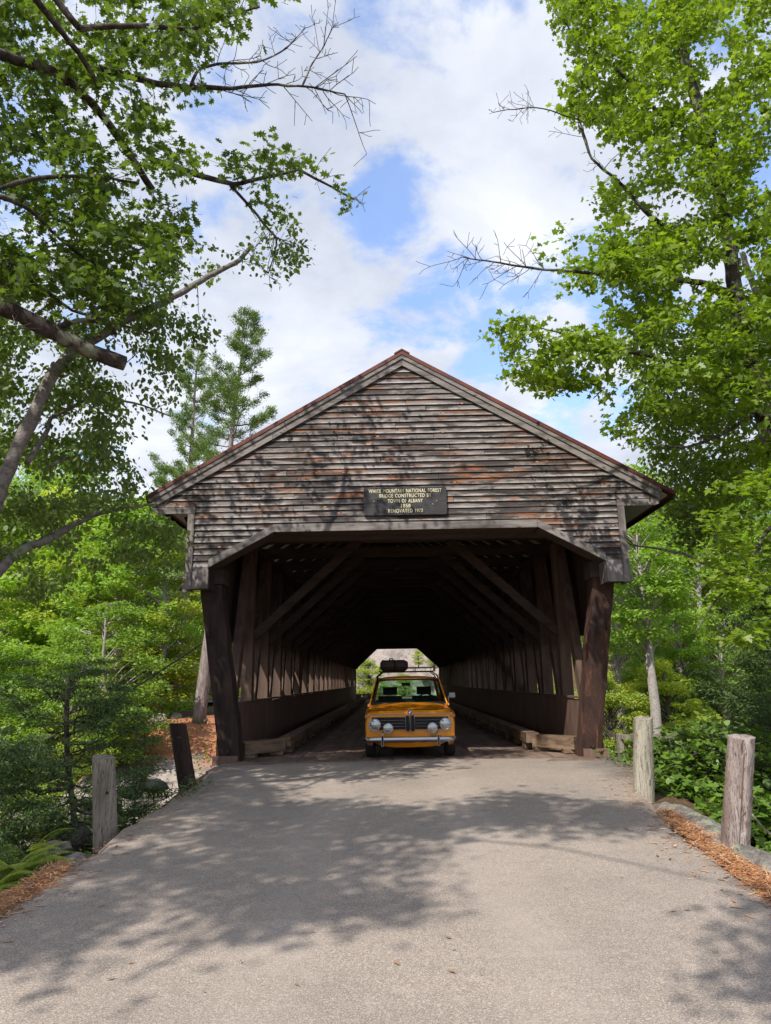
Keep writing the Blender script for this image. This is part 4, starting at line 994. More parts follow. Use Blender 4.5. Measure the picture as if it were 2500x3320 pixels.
# debris specks on the road: little leaves and twigs
def specks():
    r_ = np.random.default_rng(51); V, F = [], []
    for k in range(150):
        x = r_.uniform(-2.7, 2.2); y = r_.uniform(4.0, 12); s_ = r_.uniform(.006, .02); z = float(road_z(x, y))+.014; a = r_.uniform(0, 6.28); e = r_.uniform(1, 2.6)
        pts = [(e, 0), (.3, .6), (-e, .1), (-.2, -.5)]; o = len(V)
        for u, v in pts: V.append((x+s_*(u*math.cos(a)-v*math.sin(a)), y+s_*(u*math.sin(a)+v*math.cos(a)), z+.006*r_.random()))
        F.append((o, o+1, o+2, o+3))
    return V, F
def edge_scatter():
    r_ = np.random.default_rng(52); V, F = [], []
    for k in range(1500):
        y = r_.uniform(3.6, 12.3); left = r_.random() < .5; d_ = abs(r_.normal())*.22
        x = (-np.interp(y, [0, 5, 9, 12.5], [3.3, 3.1, 3.08, 3.3])+d_) if left else (np.interp(y, [0, 6, 7.6, 9.5, 12.5], [2.5, 2.46, 2.48, 2.8, 3.7])-d_)
        z = float(road_z(x, y))+.012; a = r_.uniform(0, 3.14); l = r_.uniform(.012, .04); w = .0022 if r_.random() < .8 else .008; o = len(V); c, s_ = math.cos(a), math.sin(a)
        for u, v in ((-l, -w), (l, -w), (l, w), (-l, w)): V.append((x+u*c-v*s_, y+u*s_+v*c, z+.003*r_.random()))
        F.append((o, o+1, o+2, o+3))
    return V, F
V, F = edge_scatter(); props(part('needle_scatter', V, F, M['needle_bits'], loc=(0, 8, -.1)), 'loose pine needles and bits thinning out onto both margins of the asphalt', 'needle litter', None, 'stuff')
V, F = specks(); props(part('leaf_litter', V, F, M['needle'], loc=(0, 7, -.15)), 'scattered tiny dead leaves and twigs lying on the asphalt', 'leaf litter', None, 'stuff')

# ------------------------------------------------------------------ leaf shapes (unit length, base at origin, tip along +y, flat in xy)
def star(lobes):
    """lobes: list of (angle from tip, radius)"""
    return np.array([(math.sin(a)*r, .42+math.cos(a)*r, 0) for a, r in lobes])
D2 = math.radians
OAK = np.array([(0, 0, 0), (.06, .14, 0), (.26, .20, .02), (.12, .34, 0), (.40, .50, .04), (.16, .56, 0), (.30, .80, .03), (.10, .78, 0), (0, 1.0, -.03), (-.10, .78, 0), (-.30, .80, .03), (-.16, .56, 0), (-.40, .50, .04), (-.12, .34, 0), (-.26, .20, .02), (-.06, .14, 0)])
MAPLE = np.array([(0, 0, 0), (.20, .02, 0), (.42, .05, .02), (.30, .26, 0), (.56, .52, .04), (.22, .56, 0), (.16, .74, 0), (0, 1.0, -.04), (-.16, .74, 0), (-.22, .56, 0), (-.56, .52, .04), (-.30, .26, 0), (-.42, .05, .02), (-.20, .02, 0)])
BIRCH = np.array([(0, 0, 0), (.24, .12, .03), (.36, .34, .05), (.22, .70, .02), (0, 1.0, -.05), (-.22, .70, .02), (-.36, .34, .05), (-.24, .12, .03)])
HEART = np.array([(0, 0, 0), (.30, -.04, .04), (.48, .22, .07), (.40, .55, .05), (.16, .86, .0), (0, 1.0, -.05), (-.16, .86, .0), (-.40, .55, .05), (-.48, .22, .07), (-.30, -.04, .04)])
DIAM = np.array([(0, 0, 0), (.34, .45, .07), (0, 1.0, 0), (-.34, .45, .07)])
def frames(n, r_, tip, tilt):
    """tip (n,3) directions; returns side, tip, normal with random roll/tilt about horizontal"""
    t = tip/(np.linalg.norm(tip, axis=1)[:, None]+1e-9)
    upv = np.array([0, 0, 1.0])+r_.normal(size=(n, 3))*tilt
    s = np.cross(t, upv); s /= np.linalg.norm(s, axis=1)[:, None]+1e-9
    nn = np.cross(s, t); return s, t, nn
def place_leaves(tpl, pos, tip, size, r_, tilt=.5):
    n = len(pos); s, t, nn = frames(n, r_, tip, tilt); k = len(tpl)
    w = size[:, None, None]*(.85+.3*r_.random((n, 1, 1)))
    curl = r_.normal(size=(n, 1))*.8+.6
    V = pos[:, None, :]+w*(s[:, None, :]*tpl[None, :, 0, None]+t[:, None, :]*tpl[None, :, 1, None]+nn[:, None, :]*(tpl[None, :, 2, None]*1.0*curl[:, :, None]))
    F = np.arange(n*k).reshape(n, k)
    return V.reshape(-1, 3), F

# ------------------------------------------------------------------ foreground trees: limbs + branching toward twig points
def inpoly(p, poly):
    x, y = p; c = False; n = len(poly)
    for i_ in range(n):
        x1, y1 = poly[i_]; x2, y2 = poly[(i_+1) % n]
        if (y1 > y) != (y2 > y) and x < (x2-x1)*(y-y1)/(y2-y1)+x1: c = not c
    return c
def region(poly, n, y0, y1, r_, gap=-.02):
    """n twig points in the volume whose outline is poly, between distances y0..y1"""
    xs_ = [p[0] for p in poly]; ys_ = [p[1] for p in poly]; out = []
    while len(out) < n:
        p = (r_.uniform(min(xs_), max(xs_)), r_.uniform(min(ys_), max(ys_)))
        if not inpoly(p, poly): continue
        # clumpy gaps
        g = float(vnoise(p[0], p[1], 62.0, 4))+.55*float(vnoise(p[0], p[1], 27.0, 5))
        if g < gap and r_.random() < .88: continue
        out.append(at(p[0], p[1], r_.uniform(y0, y1)))
    keep = []
    for q in out:      # thin the foliage that would keep the sun off the gable, which stands in the open
        t = (12.0-q[1])/.78; h = q+SUN_T*t
        if t > 0 and abs(h[0]) < 4.3 and 3.0 < h[2] < 7.2 and r_.random() < .86: continue
        keep.append(q)
    return keep
def shade_region(poly, n, h0, h1, r_, ymax=99):
    """twig points above the ground whose shadow falls on the ground outline poly"""
    xs_ = [p[0] for p in poly]; ys_ = [p[1] for p in poly]; out = []
    while len(out) < n:
        p = (r_.uniform(min(xs_), max(xs_)), r_.uniform(min(ys_), max(ys_)))
        if not inpoly(p, poly): continue
        if float(vnoise(p[0]*2, p[1]*2, 1.3, 9)) < -.35 and r_.random() < .8: continue
        h = r_.uniform(h0, h1); q = np.array([p[0], p[1], -.1])-SUN_T*h
        d_ = q-CAM; zc_ = d_@cf
        if zc_ > .2 and abs((d_@cu)/zc_) < .80 and -.30 < (d_@cr)/zc_ < .62 and h > 4: 
            n -= 1; continue
        out.append(q)
    return out
def resample(P, step):
    P = np.asarray(P, float); seg = np.linalg.norm(np.diff(P, axis=0), axis=1); L = np.concatenate([[0], np.cumsum(seg)])
    n = max(2, int(L[-1]/step)+1); t = np.linspace(0, L[-1], n)
    return np.stack([np.interp(t, L, P[:, k]) for k in range(3)], 1)
def grow_tree(limbs, targets, r_, bare=(), twig_r=.0028, maxlen=3.5, droop=.06, pull=0.0):
    """limbs: (pts, r0, r1). returns segs, sprays[(pos, dir)]"""
    segs, nodes, nr = [], [], []
    for P, a, b in limbs:
        Q = resample(P, .14); m = len(Q)
        j = np.cumsum(r_.normal(size=(m, 3)), axis=0)*.008; j -= np.linspace(0, 1, m)[:, None]*j[-1]
        Q = Q+j*min(1, 6*b+.5); R = np.linspace(a, b, m)*(1+.05*r_.normal(size=m)); segs.append((Q, R)); nodes.append(Q); nr.append(R)
    N = np.concatenate(nodes); R = np.concatenate(nr)
    T = np.array(targets); d0 = np.array([np.min(np.linalg.norm(N-t, axis=1)) for t in T]); order = np.argsort(d0)
    buf = np.zeros((len(N)+len(T)*14, 3)); rb = np.zeros(len(buf)); buf[:len(N)] = N; rb[:len(N)] = R; c = len(N); sprays = []
    for ti in order:
        t = T[ti]; dv = buf[:c]-t; dist = np.sqrt((dv**2).sum(1))+np.clip(dv[:, 2], 0, None)*.25
        j = int(np.argmin(dist)); p = buf[j]; L = np.linalg.norm(t-p)
        if L < .05 or L > maxlen: 
            if L > maxlen: continue
        m = max(3, int(L/.16)+2); f = np.linspace(0, 1, m)[:, None]
        off = r_.normal(size=3)*.10*L; Q = p+(t-p)*f+np.sin(f*math.pi)*off+np.array([0, 0, 1])*(-droop*L*f*f)
        Q[1:-1] += r_.normal(size=(m-2, 3))*.012
        ra = min(rb[j]*.75, .0035+.0048*L+.001); Rr = np.linspace(ra, twig_r, m)
        segs.append((Q, Rr)); buf[c:c+m-1] = Q[1:]; rb[c:c+m-1] = Rr[1:]; c += m-1
        sprays.append((Q, t-p))
        if c > len(buf)-20: break
    return segs, sprays
def dead_twigs(P, r_, n, L, base_r=.006, levels=2):
    """bare twigs off a dead limb"""
    out = []; P = resample(P, .1)
    for _ in range(n):
        j = r_.integers(int(len(P)*.25), len(P)); p = P[j]; d = nrm(P[min(j+1, len(P)-1)]-P[j-1]); s = nrm(r_.normal(size=3)); s = nrm(s-d*(s@d)*.8+d*.55+np.array([0, 0, .1])); l = L*r_.uniform(.35, 1.0)
        m = 6; f = np.linspace(0, 1, m)[:, None]; bend = nrm(r_.normal(size=3))*.34*l; Q = p+s*l*f+bend*np.sin(f*2.2)*f; out.append((Q, np.linspace(base_r*(.6+l/L*.5), .0035, m)))
        if levels > 1: out += dead_twigs(Q, r_, 4, l*.5, base_r*.6, levels-1)
    return out
def spray_leaves(sprays, r_, tpl, size, per, spread, hang=0.35, tilt=.5, maxd=.5):
    pos, tip = [], []
    for Q, d in sprays:
        n = r_.poisson(per); 
        if n == 0: continue
        L = np.linalg.norm(d); dn = nrm(d)
        f = np.clip(1-np.abs(r_.normal(size=n))*min(.55, maxd/max(L, .1)), 0, 1)*(len(Q)-1); i_ = f.astype(int).clip(0, len(Q)-2); w = (f-i_)[:, None]
        p = Q[i_]*(1-w)+Q[i_+1]*w+r_.normal(size=(n, 3))*np.array([spread, spread, spread*.45])
        tt = dn[None, :]*.55+r_.normal(size=(n, 3))*np.array([.75, .75, .25])+np.array([0, 0, -hang])
        pos.append(p); tip.append(tt)
    pos = np.concatenate(pos); tip = np.concatenate(tip)
    return place_leaves(tpl, pos, tip, size*(.55+.85*r_.random(len(pos))), r_, tilt)
def P3(lst): return [at(px, py, Y) for px, py, Y in lst]
def tree_thing(name, base, label, limbs, segs_small, leaves, matb, matl, big=.03, trunk_n=12):
    """limbs big enough go to 'trunk'/'limb' parts"""
    E = empty(name, tuple(base), label, 'tree')
    for k, (P, a, b) in enumerate(limbs):
        Q = resample(P, .12); m = len(Q); j = np.cumsum(r_t.normal(size=(m, 3)), axis=0)*.006; j -= np.linspace(0, 1, m)[:, None]*j[-1]
        R = np.linspace(a, b, m)*(1+.035*r_t.normal(size=m)); V, F = tube(Q+j, R, trunk_n, True, .05)
        part('trunk' if k == 0 else 'limb', V, F, matb, E, True)
    if segs_small:
        V, F = tubes_np(segs_small, 5); props(part('branches', V, F, M['bark_twig'], E, True), kind='stuff')
    for nm_, (V, F) in leaves: part(nm_, V, F, matl, E)
    return E
r_t = np.random.default_rng(99)

# --- red oak, upper left: trunk stands off to the left, limbs reach in over the road
r1 = np.random.default_rng(101)
base = np.array([-7.4, 4.6, gz(-7.4, 4.6)])
trunk = [base-[0, 0, .3], base+[.1, 0, 2.5], (-7.0, 4.9, 5.0), (-6.7, 5.1, 7.5), (-6.5, 5.2, 10.5)]
limA = [(-6.9, 5.0, 6.2)]+P3([(-60, 95, 5.9), (30, 125, 6.3), (120, 155, 6.6), (200, 225, 6.9), (265, 305, 7.2), (330, 410, 7.5)])
limA2 = P3([(330, 345, 7.3), (420, 380, 7.7), (500, 400, 8.0), (565, 385, 8.2), (640, 365, 8.3), (700, 395, 8.4), (765, 430, 8.5)])
limA3 = P3([(500, 400, 8.0), (560, 470, 8.2), (600, 520, 8.3), (580, 590, 8.2)])
limB = [(-6.75, 5.1, 7.0)]+P3([(40, -60, 5.6), (90, 5, 5.9), (170, 110, 6.3), (215, 190, 6.6)])
limC = P3([(170, 60, 6.2), (300, 55, 6.4), (420, 62, 6.7), (480, 40, 6.9), (560, 15, 7.2)])
limC0 = [(-6.6, 5.2, 9.4)]+P3([(60, -80, 5.9), (170, 60, 6.2)])
limD = P3([(215, 150, 6.6), (330, 182, 6.9), (430, 190, 7.2), (520, 190, 7.4), (600, 186, 7.6), (680, 190, 7.7), (745, 203, 7.8)])
limD2 = P3([(415, 185, 7.1), (430, 150, 7.2), (480, 138, 7.3), (560, 135, 7.4), (620, 105, 7.5), (660, 60, 7.5)])
limD3 = P3([(655, 188, 7.65), (675, 140, 7.7), (700, 100, 7.7), (725, 50, 7.8)])
limE = [(-7.0, 4.9, 5.2)]+P3([(-80, 430, 5.6), (0, 408, 6.0), (90, 385, 6.4), (210, 380, 6.8), (300, 395, 7.2)])
limF = P3([(0, 425, 6.0), (60, 450, 6.4), (130, 520, 6.8), (190, 560, 7.1), (250, 600, 7.4)])
limBack = [(-6.8, 5.0, 6.6), (-5.6, 3.0, 7.6), (-4.6, 1.3, 8.2)]
limBack2 = [(-6.6, 5.1, 8.6), (-6.0, 2.6, 9.0), (-5.8, .6, 9.1)]
limbs = [(trunk, .27, .15), (limA, .085, .040), (limA2, .040, .012), (limA3, .022, .008), (limB, .06, .028), (limC0, .06, .035), (limC, .034, .012), (limD, .040, .008), (limD2, .020, .006), (limD3, .014, .004), (limE, .045, .014), (limF, .026, .008), (limBack, .10, .03), (limBack2, .11, .03)]
tg = region([(-120, -60), (420, -60), (640, -60), (620, 20), (600, 60), (560, 80), (490, 120), (400, 110), (370, 165), (445, 165), (455, 200), (430, 250), (355, 250), (340, 330), (420, 300), (440, 340), (420, 420), (400, 560), (330, 640), (200, 660), (-120, 620)], 1400, 6.4, 9.6, r1, -.16)
tg += region([(490, 330), (560, 300), (640, 310), (680, 300), (700, 330), (760, 420), (700, 450), (640, 420), (560, 390), (500, 380)], 80, 7.8, 9.4, r1)
tg += region([(600, 375), (770, 430), (720, 480), (640, 500), (580, 440), (480, 420)], 24, 8.0, 9.2, r1)
# crown behind and above the photographer, whose shadow lies on the road
SHL = [(-3.4, 4.9), (-2.3, 4.5), (-1.35, 4.35), (-.95, 5.2), (-.35, 5.2), (.05, 6.2), (.35, 7.2), (.1, 8.2), (-.4, 9.0), (-1.2, 9.6), (-2.2, 10.6), (-3.6, 11.6), (-4.6, 8)]
tb = shade_region(SHL, 430, 6.8, 9.6, r1)
SHR = [(.3, 7.8), (1.2, 7.6), (2.3, 7.4), (2.6, 8.0), (2.3, 9.2), (1.4, 9.6), (.4, 9.0)]
tb += shade_region(SHR, 75, 7.6, 9.6, r1)
tc_ = shade_region([(1.35, 3.6), (1.70, 4.8), (2.3, 5.3), (3.2, 5.2), (3.2, 3.4)], 44, 6.5, 8.5, r1)
segs, spr = grow_tree(limbs, tg, r1)
lv1 = spray_leaves(spr, r1, OAK, .112, 14, .10, .45, .65)
segs2, spr2 = grow_tree(limbs[-2:]+limbs[:1], tb, r1, maxlen=6)
segs3, spr3 = grow_tree([([(-4.6, 1.3, 8.2), (-2.6, .2, 8.4), (-1.4, -1.0, 8.3)], .03, .012)], tc_, r1, maxlen=6)
segs2 += segs3; spr2 += spr3
lv2 = spray_leaves(spr2, r1, OAK, .12, 40, .22, .3, .6)
dead = dead_twigs(limD, r1, 20, .75, .007)+dead_twigs(limD2, r1, 14, .5, .005)+dead_twigs(limD3, r1, 12, .4, .004)+dead_twigs(limA3, r1, 12, .55, .006)+dead_twigs(limA2[4:], r1, 8, .4, .004)
tree_thing('oak_tree', base, 'dark lobed-leaf oak with long limbs, one bare, filling the upper left', limbs, segs[len(limbs):]+segs2[3:]+dead, [('crown', lv1), ('crown', lv2)], M['bark_dark'], M['leaf_oak'])

# --- the broken-off heavy limb lower down belongs to a second old tree
r1 = np.random.default_rng(102)
base = np.array([-6.9, 6.6, gz(-6.9, 6.6)])
trunk = [base-[0, 0, .3], base+[0, 0, 2.5], (-6.8, 6.5, 5.5), (-6.6, 6.4, 8.5)]
lim = [(-6.8, 6.5, 5.6)]+P3([(-40, 650, 6.6), (60, 690, 6.8), (130, 725, 7.0), (200, 762, 7.2), (270, 786, 7.4)])
limb2 = P3([(130, 705, 7.0), (180, 690, 7.2), (235, 700, 7.4), (250, 720, 7.5)])
limb3 = [(-6.75, 6.5, 6.0)]+P3([(-60, 500, 6.4), (40, 590, 6.9), (150, 670, 7.4), (330, 720, 8.0)])
limbs = [(trunk, .25, .16), (lim, .125, .078), (limb2, .035, .02), (limb3, .035, .012)]
tg = region([(-100, 560), (160, 560), (300, 640), (250, 700), (100, 660), (-100, 640)], 60, 6.6, 8.2, r1)
segs, spr = grow_tree(limbs, tg, r1)
lv = spray_leaves(spr, r1, OAK, .13, 9, .10, .4, .55)
tree_thing('oak_tree', base, 'old oak whose thick lichened limb is sawn off short in the middle left', limbs, segs[len(limbs):]+dead_twigs(lim, r1, 8, .5), [('crown', lv)], M['bark_dark'], M['leaf_oak'])

# --- birch, left: leaning trunk and drooping sprays
r1 = np.random.default_rng(103)
base = np.array([-5.2, 7.6, gz(-5.2, 7.6)])
trunk = [base-[0, 0, .3], (-5.15, 7.7, 1.6)]+P3([(-25, 1130, 7.9), (30, 990, 8.0), (75, 900, 8.1), (115, 820, 8.2), (160, 765, 8.4), (260, 700, 8.7), (360, 650, 9.0), (440, 600, 9.3), (520, 560, 9.6), (545, 530, 9.7)])
l2 = [(-5.2, 7.7, 1.9)]+P3([(-30, 1260, 8.2), (40, 1195, 8.5), (120, 1155, 8.9), (200, 1112, 9.6), (270, 1098, 10.4), (335, 1088, 11.3)])
l3 = P3([(110, 1005, 8.3), (150, 990, 8.5), (190, 1000, 8.6), (215, 1060, 8.8)])
l4 = P3([(60, 1000, 8.1), (110, 900, 8.8), (200, 850, 9.2), (300, 870, 9.6), (370, 900, 10)])
limbs = [(trunk, .145, .03), (l2, .075, .014), (l3, .02, .008), (l4, .035, .010)]
tg = region([(-80, 620), (200, 600), (330, 640), (440, 490), (520, 440), (600, 430), (700, 500), (690, 520), (640, 560), (610, 610), (560, 590), (520, 560), (470, 600), (450, 680), (460, 740), (400, 760), (385, 840), (370, 900), (330, 960), (300, 1000), (300, 1060), (250, 1100), (150, 1120), (60, 1170), (-80, 1230)], 1050, 8.2, 11.2, r1, -.12)
tg += region([(150, 1130), (240, 1120), (330, 1110), (395, 1130), (400, 1200), (350, 1230), (260, 1200), (180, 1250), (60, 1300), (20, 1260)], 120, 9.5, 12.0, r1)
tg = [q for q in tg if not (q[1] > 10.6 and q[0] > -4.3)]
segs, spr = grow_tree(limbs, tg, r1, droop=.18)
lv = spray_leaves(spr, r1, BIRCH, .066, 22, .10, 1.1, .8)
tg2 = shade_region([(-3.4, 12), (-.5, 12), (-.5, 14), (-3.4, 14)], 14, 4, 6, r1)
tree_thing('birch_tree', base, 'leaning birch with hanging leaves on the left, its low limb touching the left eave', limbs, segs[len(limbs):]+dead_twigs(l2, r1, 10, .6), [('crown', lv)], M['bark_birch'], M['leaf_birch'])

# --- maple, right
r1 = np.random.default_rng(104)
base = np.array([7.6, 10.2, gz(7.6, 10.2)])
trunk = [base-[0, 0, .3], (7.4, 10.4, 1.5)]+P3([(1672, 960, 10.8), (1645, 860, 10.9), (1625, 770, 11.0), (1600, 650, 11.0), (1580, 500, 11.0), (1535, 300, 11.0), (1490, 170, 11.0), (1450, 20, 11.0), (1440, -90, 11.0)])
l1 = P3([(1600, 640, 11.0), (1515, 610, 10.6), (1440, 600, 10.3), (1340, 600, 10.1), (1240, 588, 9.9), (1130, 574, 9.7), (1000, 555, 9.5)])
l2 = P3([(1590, 560, 11), (1480, 520, 10.7), (1400, 455, 10.4), (1330, 380, 10.2), (1280, 340, 10.0), (1250, 270, 9.9)])
l3 = P3([(1275, 335, 10.0), (1250, 260, 9.9), (1180, 237, 9.8), (1140, 232, 9.7), (1065, 243, 9.6)])
l4 = P3([(1640, 830, 10.9), (1500, 800, 10.4), (1380, 765, 10.0), (1260, 735, 9.7), (1160, 705, 9.5)])
l5 = P3([(1535, 320, 11.0), (1430, 250, 10.5), (1330, 150, 10.2), (1250, 90, 10.0), (1200, 30, 9.9)])
l6 = P3([(1650, 880, 10.9), (1560, 940, 10.5), (1480, 965, 10.3), (1400, 960, 10.1)])
l7 = P3([(1700, 1090, 10.8), (1640, 1180, 10.0), (1560, 1290, 9.4), (1500, 1370, 9.1)])
l8 = [(7.3, 10.4, 4.5), (6.6, 8.6, 5.6), (5.4, 6.8, 6.6), (4.4, 5.0, 7.2)]
limbs = [(trunk, .20, .07), (l1, .055, .008), (l2, .050, .014), (l3, .018, .005), (l4, .050, .008), (l5, .045, .008), (l6, .040, .010), (l7, .03, .008), (l8, .04, .01)]
tg = region([(1190, -60), (1780, -60), (1780, 1250), (1560, 1180), (1470, 1060), (1380, 1090), (1330, 1010), (1290, 900), (1370, 800), (1260, 760), (1200, 850), (1130, 830), (1080, 760), (1040, 720), (1060, 690), (1180, 690), (1200, 600), (1260, 500), (1310, 450), (1290, 400), (1380, 400), (1310, 300), (1250, 260), (1180, 220), (1250, 140), (1210, 60)], 2450, 9.2, 12.8, r1, -.22)
tg += region([(1020, 685), (1060, 680), (1180, 690), (1300, 660), (1320, 760), (1260, 800), (1150, 740), (1040, 735)], 85, 9.2, 10.2, r1, -9)
tg += region([(1080, 780), (1200, 770), (1320, 800), (1300, 860), (1180, 850), (1130, 830)], 55, 9.4, 10.4, r1, -9)
tg += region([(1180, 560), (1260, 520), (1400, 500), (1440, 620), (1340, 600), (1220, 600)], 46, 9.6, 10.6, r1)
tg += region([(1120, 500), (1200, 470), (1260, 560), (1130, 560)], 12, 9.6, 10.1, r1)
tg += region([(1140, 520), (1210, 470), (1290, 480), (1300, 590), (1200, 600)], 45, 9.6, 10.2, r1, -9)
tg += region([(1300, 520), (1500, 480), (1480, 600), (1340, 610)], 30, 9.8, 11, r1)
tg = [q for q in tg if not (q[2] < 5.2 and q[0] < 5.3)]
segs, spr = grow_tree(limbs, tg, r1, droop=.10)
lv = spray_leaves(spr, r1, MAPLE, .088, 20, .11, .5, .6)
tg = region([(1560, 1040), (1760, 1000), (1760, 1440), (1500, 1400), (1480, 1260)], 90, 8.6, 10.0, r1)
segs2, spr2 = grow_tree([limbs[7]], tg, r1, maxlen=2.5)
lv2 = spray_leaves(spr2, r1, MAPLE, .085, 22, .12, .3, .4)
deadm = dead_twigs(l1[4:], r1, 22, .6, .006)+dead_twigs(l3[2:], r1, 12, .4, .004)+dead_twigs(l2[3:], r1, 8, .5, .005)
tree_thing('maple_tree', base, 'bright green maple with a bare dead branch pointing left, filling the upper right', limbs, segs[len(limbs):]+segs2[1:]+deadm, [('crown', lv), ('crown', lv2)], M['bark_dark'], M['leaf_maple'])

# --- smaller-leaved tree behind the maple, whose bare lichened limb reaches the right corner board
r1 = np.random.default_rng(105)
base = np.array([8.9, 14.6, gz(8.9, 14.6)])
trunk = [base-[0, 0, .4], (8.9, 14.6, 2.0), (8.6, 14.5, 5.0), (8.2, 14.3, 8.0), (7.7, 14.2, 10.5)]
l1 = [(8.8, 14.6, 3.2)]+P3([(1640, 1262, 13.4), (1580, 1240, 13.2), (1520, 1215, 13.0), (1480, 1195, 12.9), (1430, 1185, 12.9), (1375, 1180, 12.9), (1350, 1172, 12.9)])
l2 = [(8.6, 14.5, 5.0)]+P3([(1640, 930, 14.8), (1600, 880, 14.4), (1560, 870, 14.2), (1520, 860, 14.0)])
limbs = [(trunk, .17, .06), (l1, .06, .012), (l2, .045, .010)]
tg = region([(1200, 900), (1260, 850), (1400, 700), (1660, 660), (1700, 1000), (1560, 1120), (1420, 1150), (1380, 1090), (1440, 1030), (1330, 1000), (1260, 960)], 900, 12.6, 15.4, r1, -.2)
tg += region([(1360, 1090), (1480, 1080), (1560, 1150), (1480, 1180), (1370, 1150)], 40, 12.8, 13.6, r1)
tg = [q for q in tg if q[0] > 5.15]
segs, spr = grow_tree(limbs, tg, r1, droop=.1, maxlen=5)
lv = spray_leaves(spr, r1, BIRCH, .085, 22, .15, .9, .7)
tree_thing('birch_tree', base, 'small-leaved tree whose bare lichened limb ends at the right corner board of the bridge', limbs, segs[len(limbs):]+dead_twigs(l1, r1, 12, .5), [('crown', lv)], M['bark_birch'], M['leaf_birch'])

# ------------------------------------------------------------------ background deciduous trees (prototype meshes, copied)
def make_crown(seed, H, R, z0, nc, per, leaf, shape='round', flat=.42):
    r_ = np.random.default_rng(seed); segs = []; cen = []
    tr = [(0, 0, -0.6)]
    px_, py_ = 0., 0.
    for k in range(1, 9):
        px_ += r_.normal()*.12; py_ += r_.normal()*.12; tr.append((px_, py_, H*.92*k/8))
    tr = np.array(tr); tr[:, :2] *= np.linspace(0, 1, 9)[:, None]**.5
    for _ in range(nc):
        u = r_.random()
        if shape == 'round': prof = math.sin(math.pi*min(1, (u*.86+.12)))**.7
        else: prof = (1-u)**.55*.95+.10
        a = r_.uniform(0, 6.283); rr = R*prof*math.sqrt(r_.uniform(.15, 1.0))*r_.uniform(.8, 1.12)
        z = z0+(H-z0)*u; c = np.array([rr*math.cos(a), rr*math.sin(a), z]); cen.append((c, r_.uniform(.55, 1.25)*R*.27))
        zt = max(z-rr*.7, z0*.6); t0 = np.array([np.interp(zt, tr[:, 2], tr[:, 0]), np.interp(zt, tr[:, 2], tr[:, 1]), zt]); f = np.linspace(0, 1, 5)[:, None]
        Q = t0+(c-t0)*f+np.array([0, 0, 1])*np.sin(f*math.pi)*rr*.12+r_.normal(size=(5, 3))*.06*f; segs.append((Q, np.linspace(.022+.012*rr, .008, 5)))
    pos, tip, sz = [], [], []
    for c, s in cen:
        n = int(per*(s/(R*.27))**1.6); g = r_.normal(size=(n, 3)); g /= np.linalg.norm(g, axis=1)[:, None]; g *= (r_.random(n)**.45)[:, None]
        g[:, 2] = g[:, 2]*flat+.12*(1-g[:, 0]**2-g[:, 1]**2); p = c+g*s; pos.append(p); o = g.copy(); o[:, 2] = -.25; tip.append(o+r_.normal(size=(n, 3))*[.6, .6, .25])
    pos = np.concatenate(pos); tip = np.concatenate(tip)
    V, F = place_leaves(DIAM, pos, tip, leaf*(.7+.6*r_.random(len(pos))), r_, .45)
    tV, tF = tube(tr, np.linspace(.16+.010*H, .035, 9), 8, True)
    bV, bF = tubes_np(segs, 4)
    return (V, F), (tV, tF), (bV, bF)
PROTO = []
def proto(seed, H, R, z0, nc, per, leaf, leafm, barkm, shape='round', flat=.42):
    (V, F), (tV, tF), (bV, bF) = make_crown(seed, H, R, z0, nc, per, leaf, shape, flat)
    a = arr_mesh('crown', V, F); a.materials.append(leafm); b = arr_mesh('trunk', tV, tF, True); b.materials.append(barkm)
    c = arr_mesh('branches', bV, bF, True); c.materials.append(barkm); return (a, b, c, H)
PR = [proto(201, 14, 3.6, 3.0, 95, 190, .20, M['leaf_bg'], M['bark_pale']),
      proto(202, 16, 4.0, 5.0, 100, 190, .21, M['leaf_bg'], M['bark_pale']),
      proto(203, 12, 3.4, 1.2, 100, 190, .19, M['leaf_pale'], M['bark_pale']),
      proto(204, 15, 3.2, 6.5, 80, 180, .20, M['leaf_bg'], M['bark_pale']),
      proto(205, 8, 2.9, 0.3, 90, 190, .16, M['leaf_bg'], M['bark_pale']),
      proto(206, 5, 2.4, 0.05, 80, 180, .13, M['leaf_pale'], M['bark_twig'])]
def bgtree(k, x, y, scale=1.0, label=None, group=None, name='leafy_tree', z=None, rz=None):
    a, b, c, H = PR[k]; E = bpy.data.objects.new(name, None); COL.objects.link(E)
    E.location = (x, y, (gz(x, y) if z is None else z)); E.rotation_euler = (0, 0, r_b.uniform(0, 6.28) if rz is None else rz); E.scale = (scale, scale, scale*r_b.uniform(.9, 1.12))
    for nm_, me in (('crown', a), ('trunk', b), ('branches', c)):
        o = bpy.data.objects.new(nm_, me); COL.objects.link(o); o.parent = E
        if nm_ == 'branches': o['kind'] = 'stuff'
    return props(E, label, 'tree', group)
r_b = np.random.default_rng(300)
GL = ('leafy green tree in the dense sunlit wood left of the bridge', 'trees in the wood left of the bridge')
GR = ('leafy green tree in the open sunlit wood right of the bridge', 'trees in the wood right of the bridge')
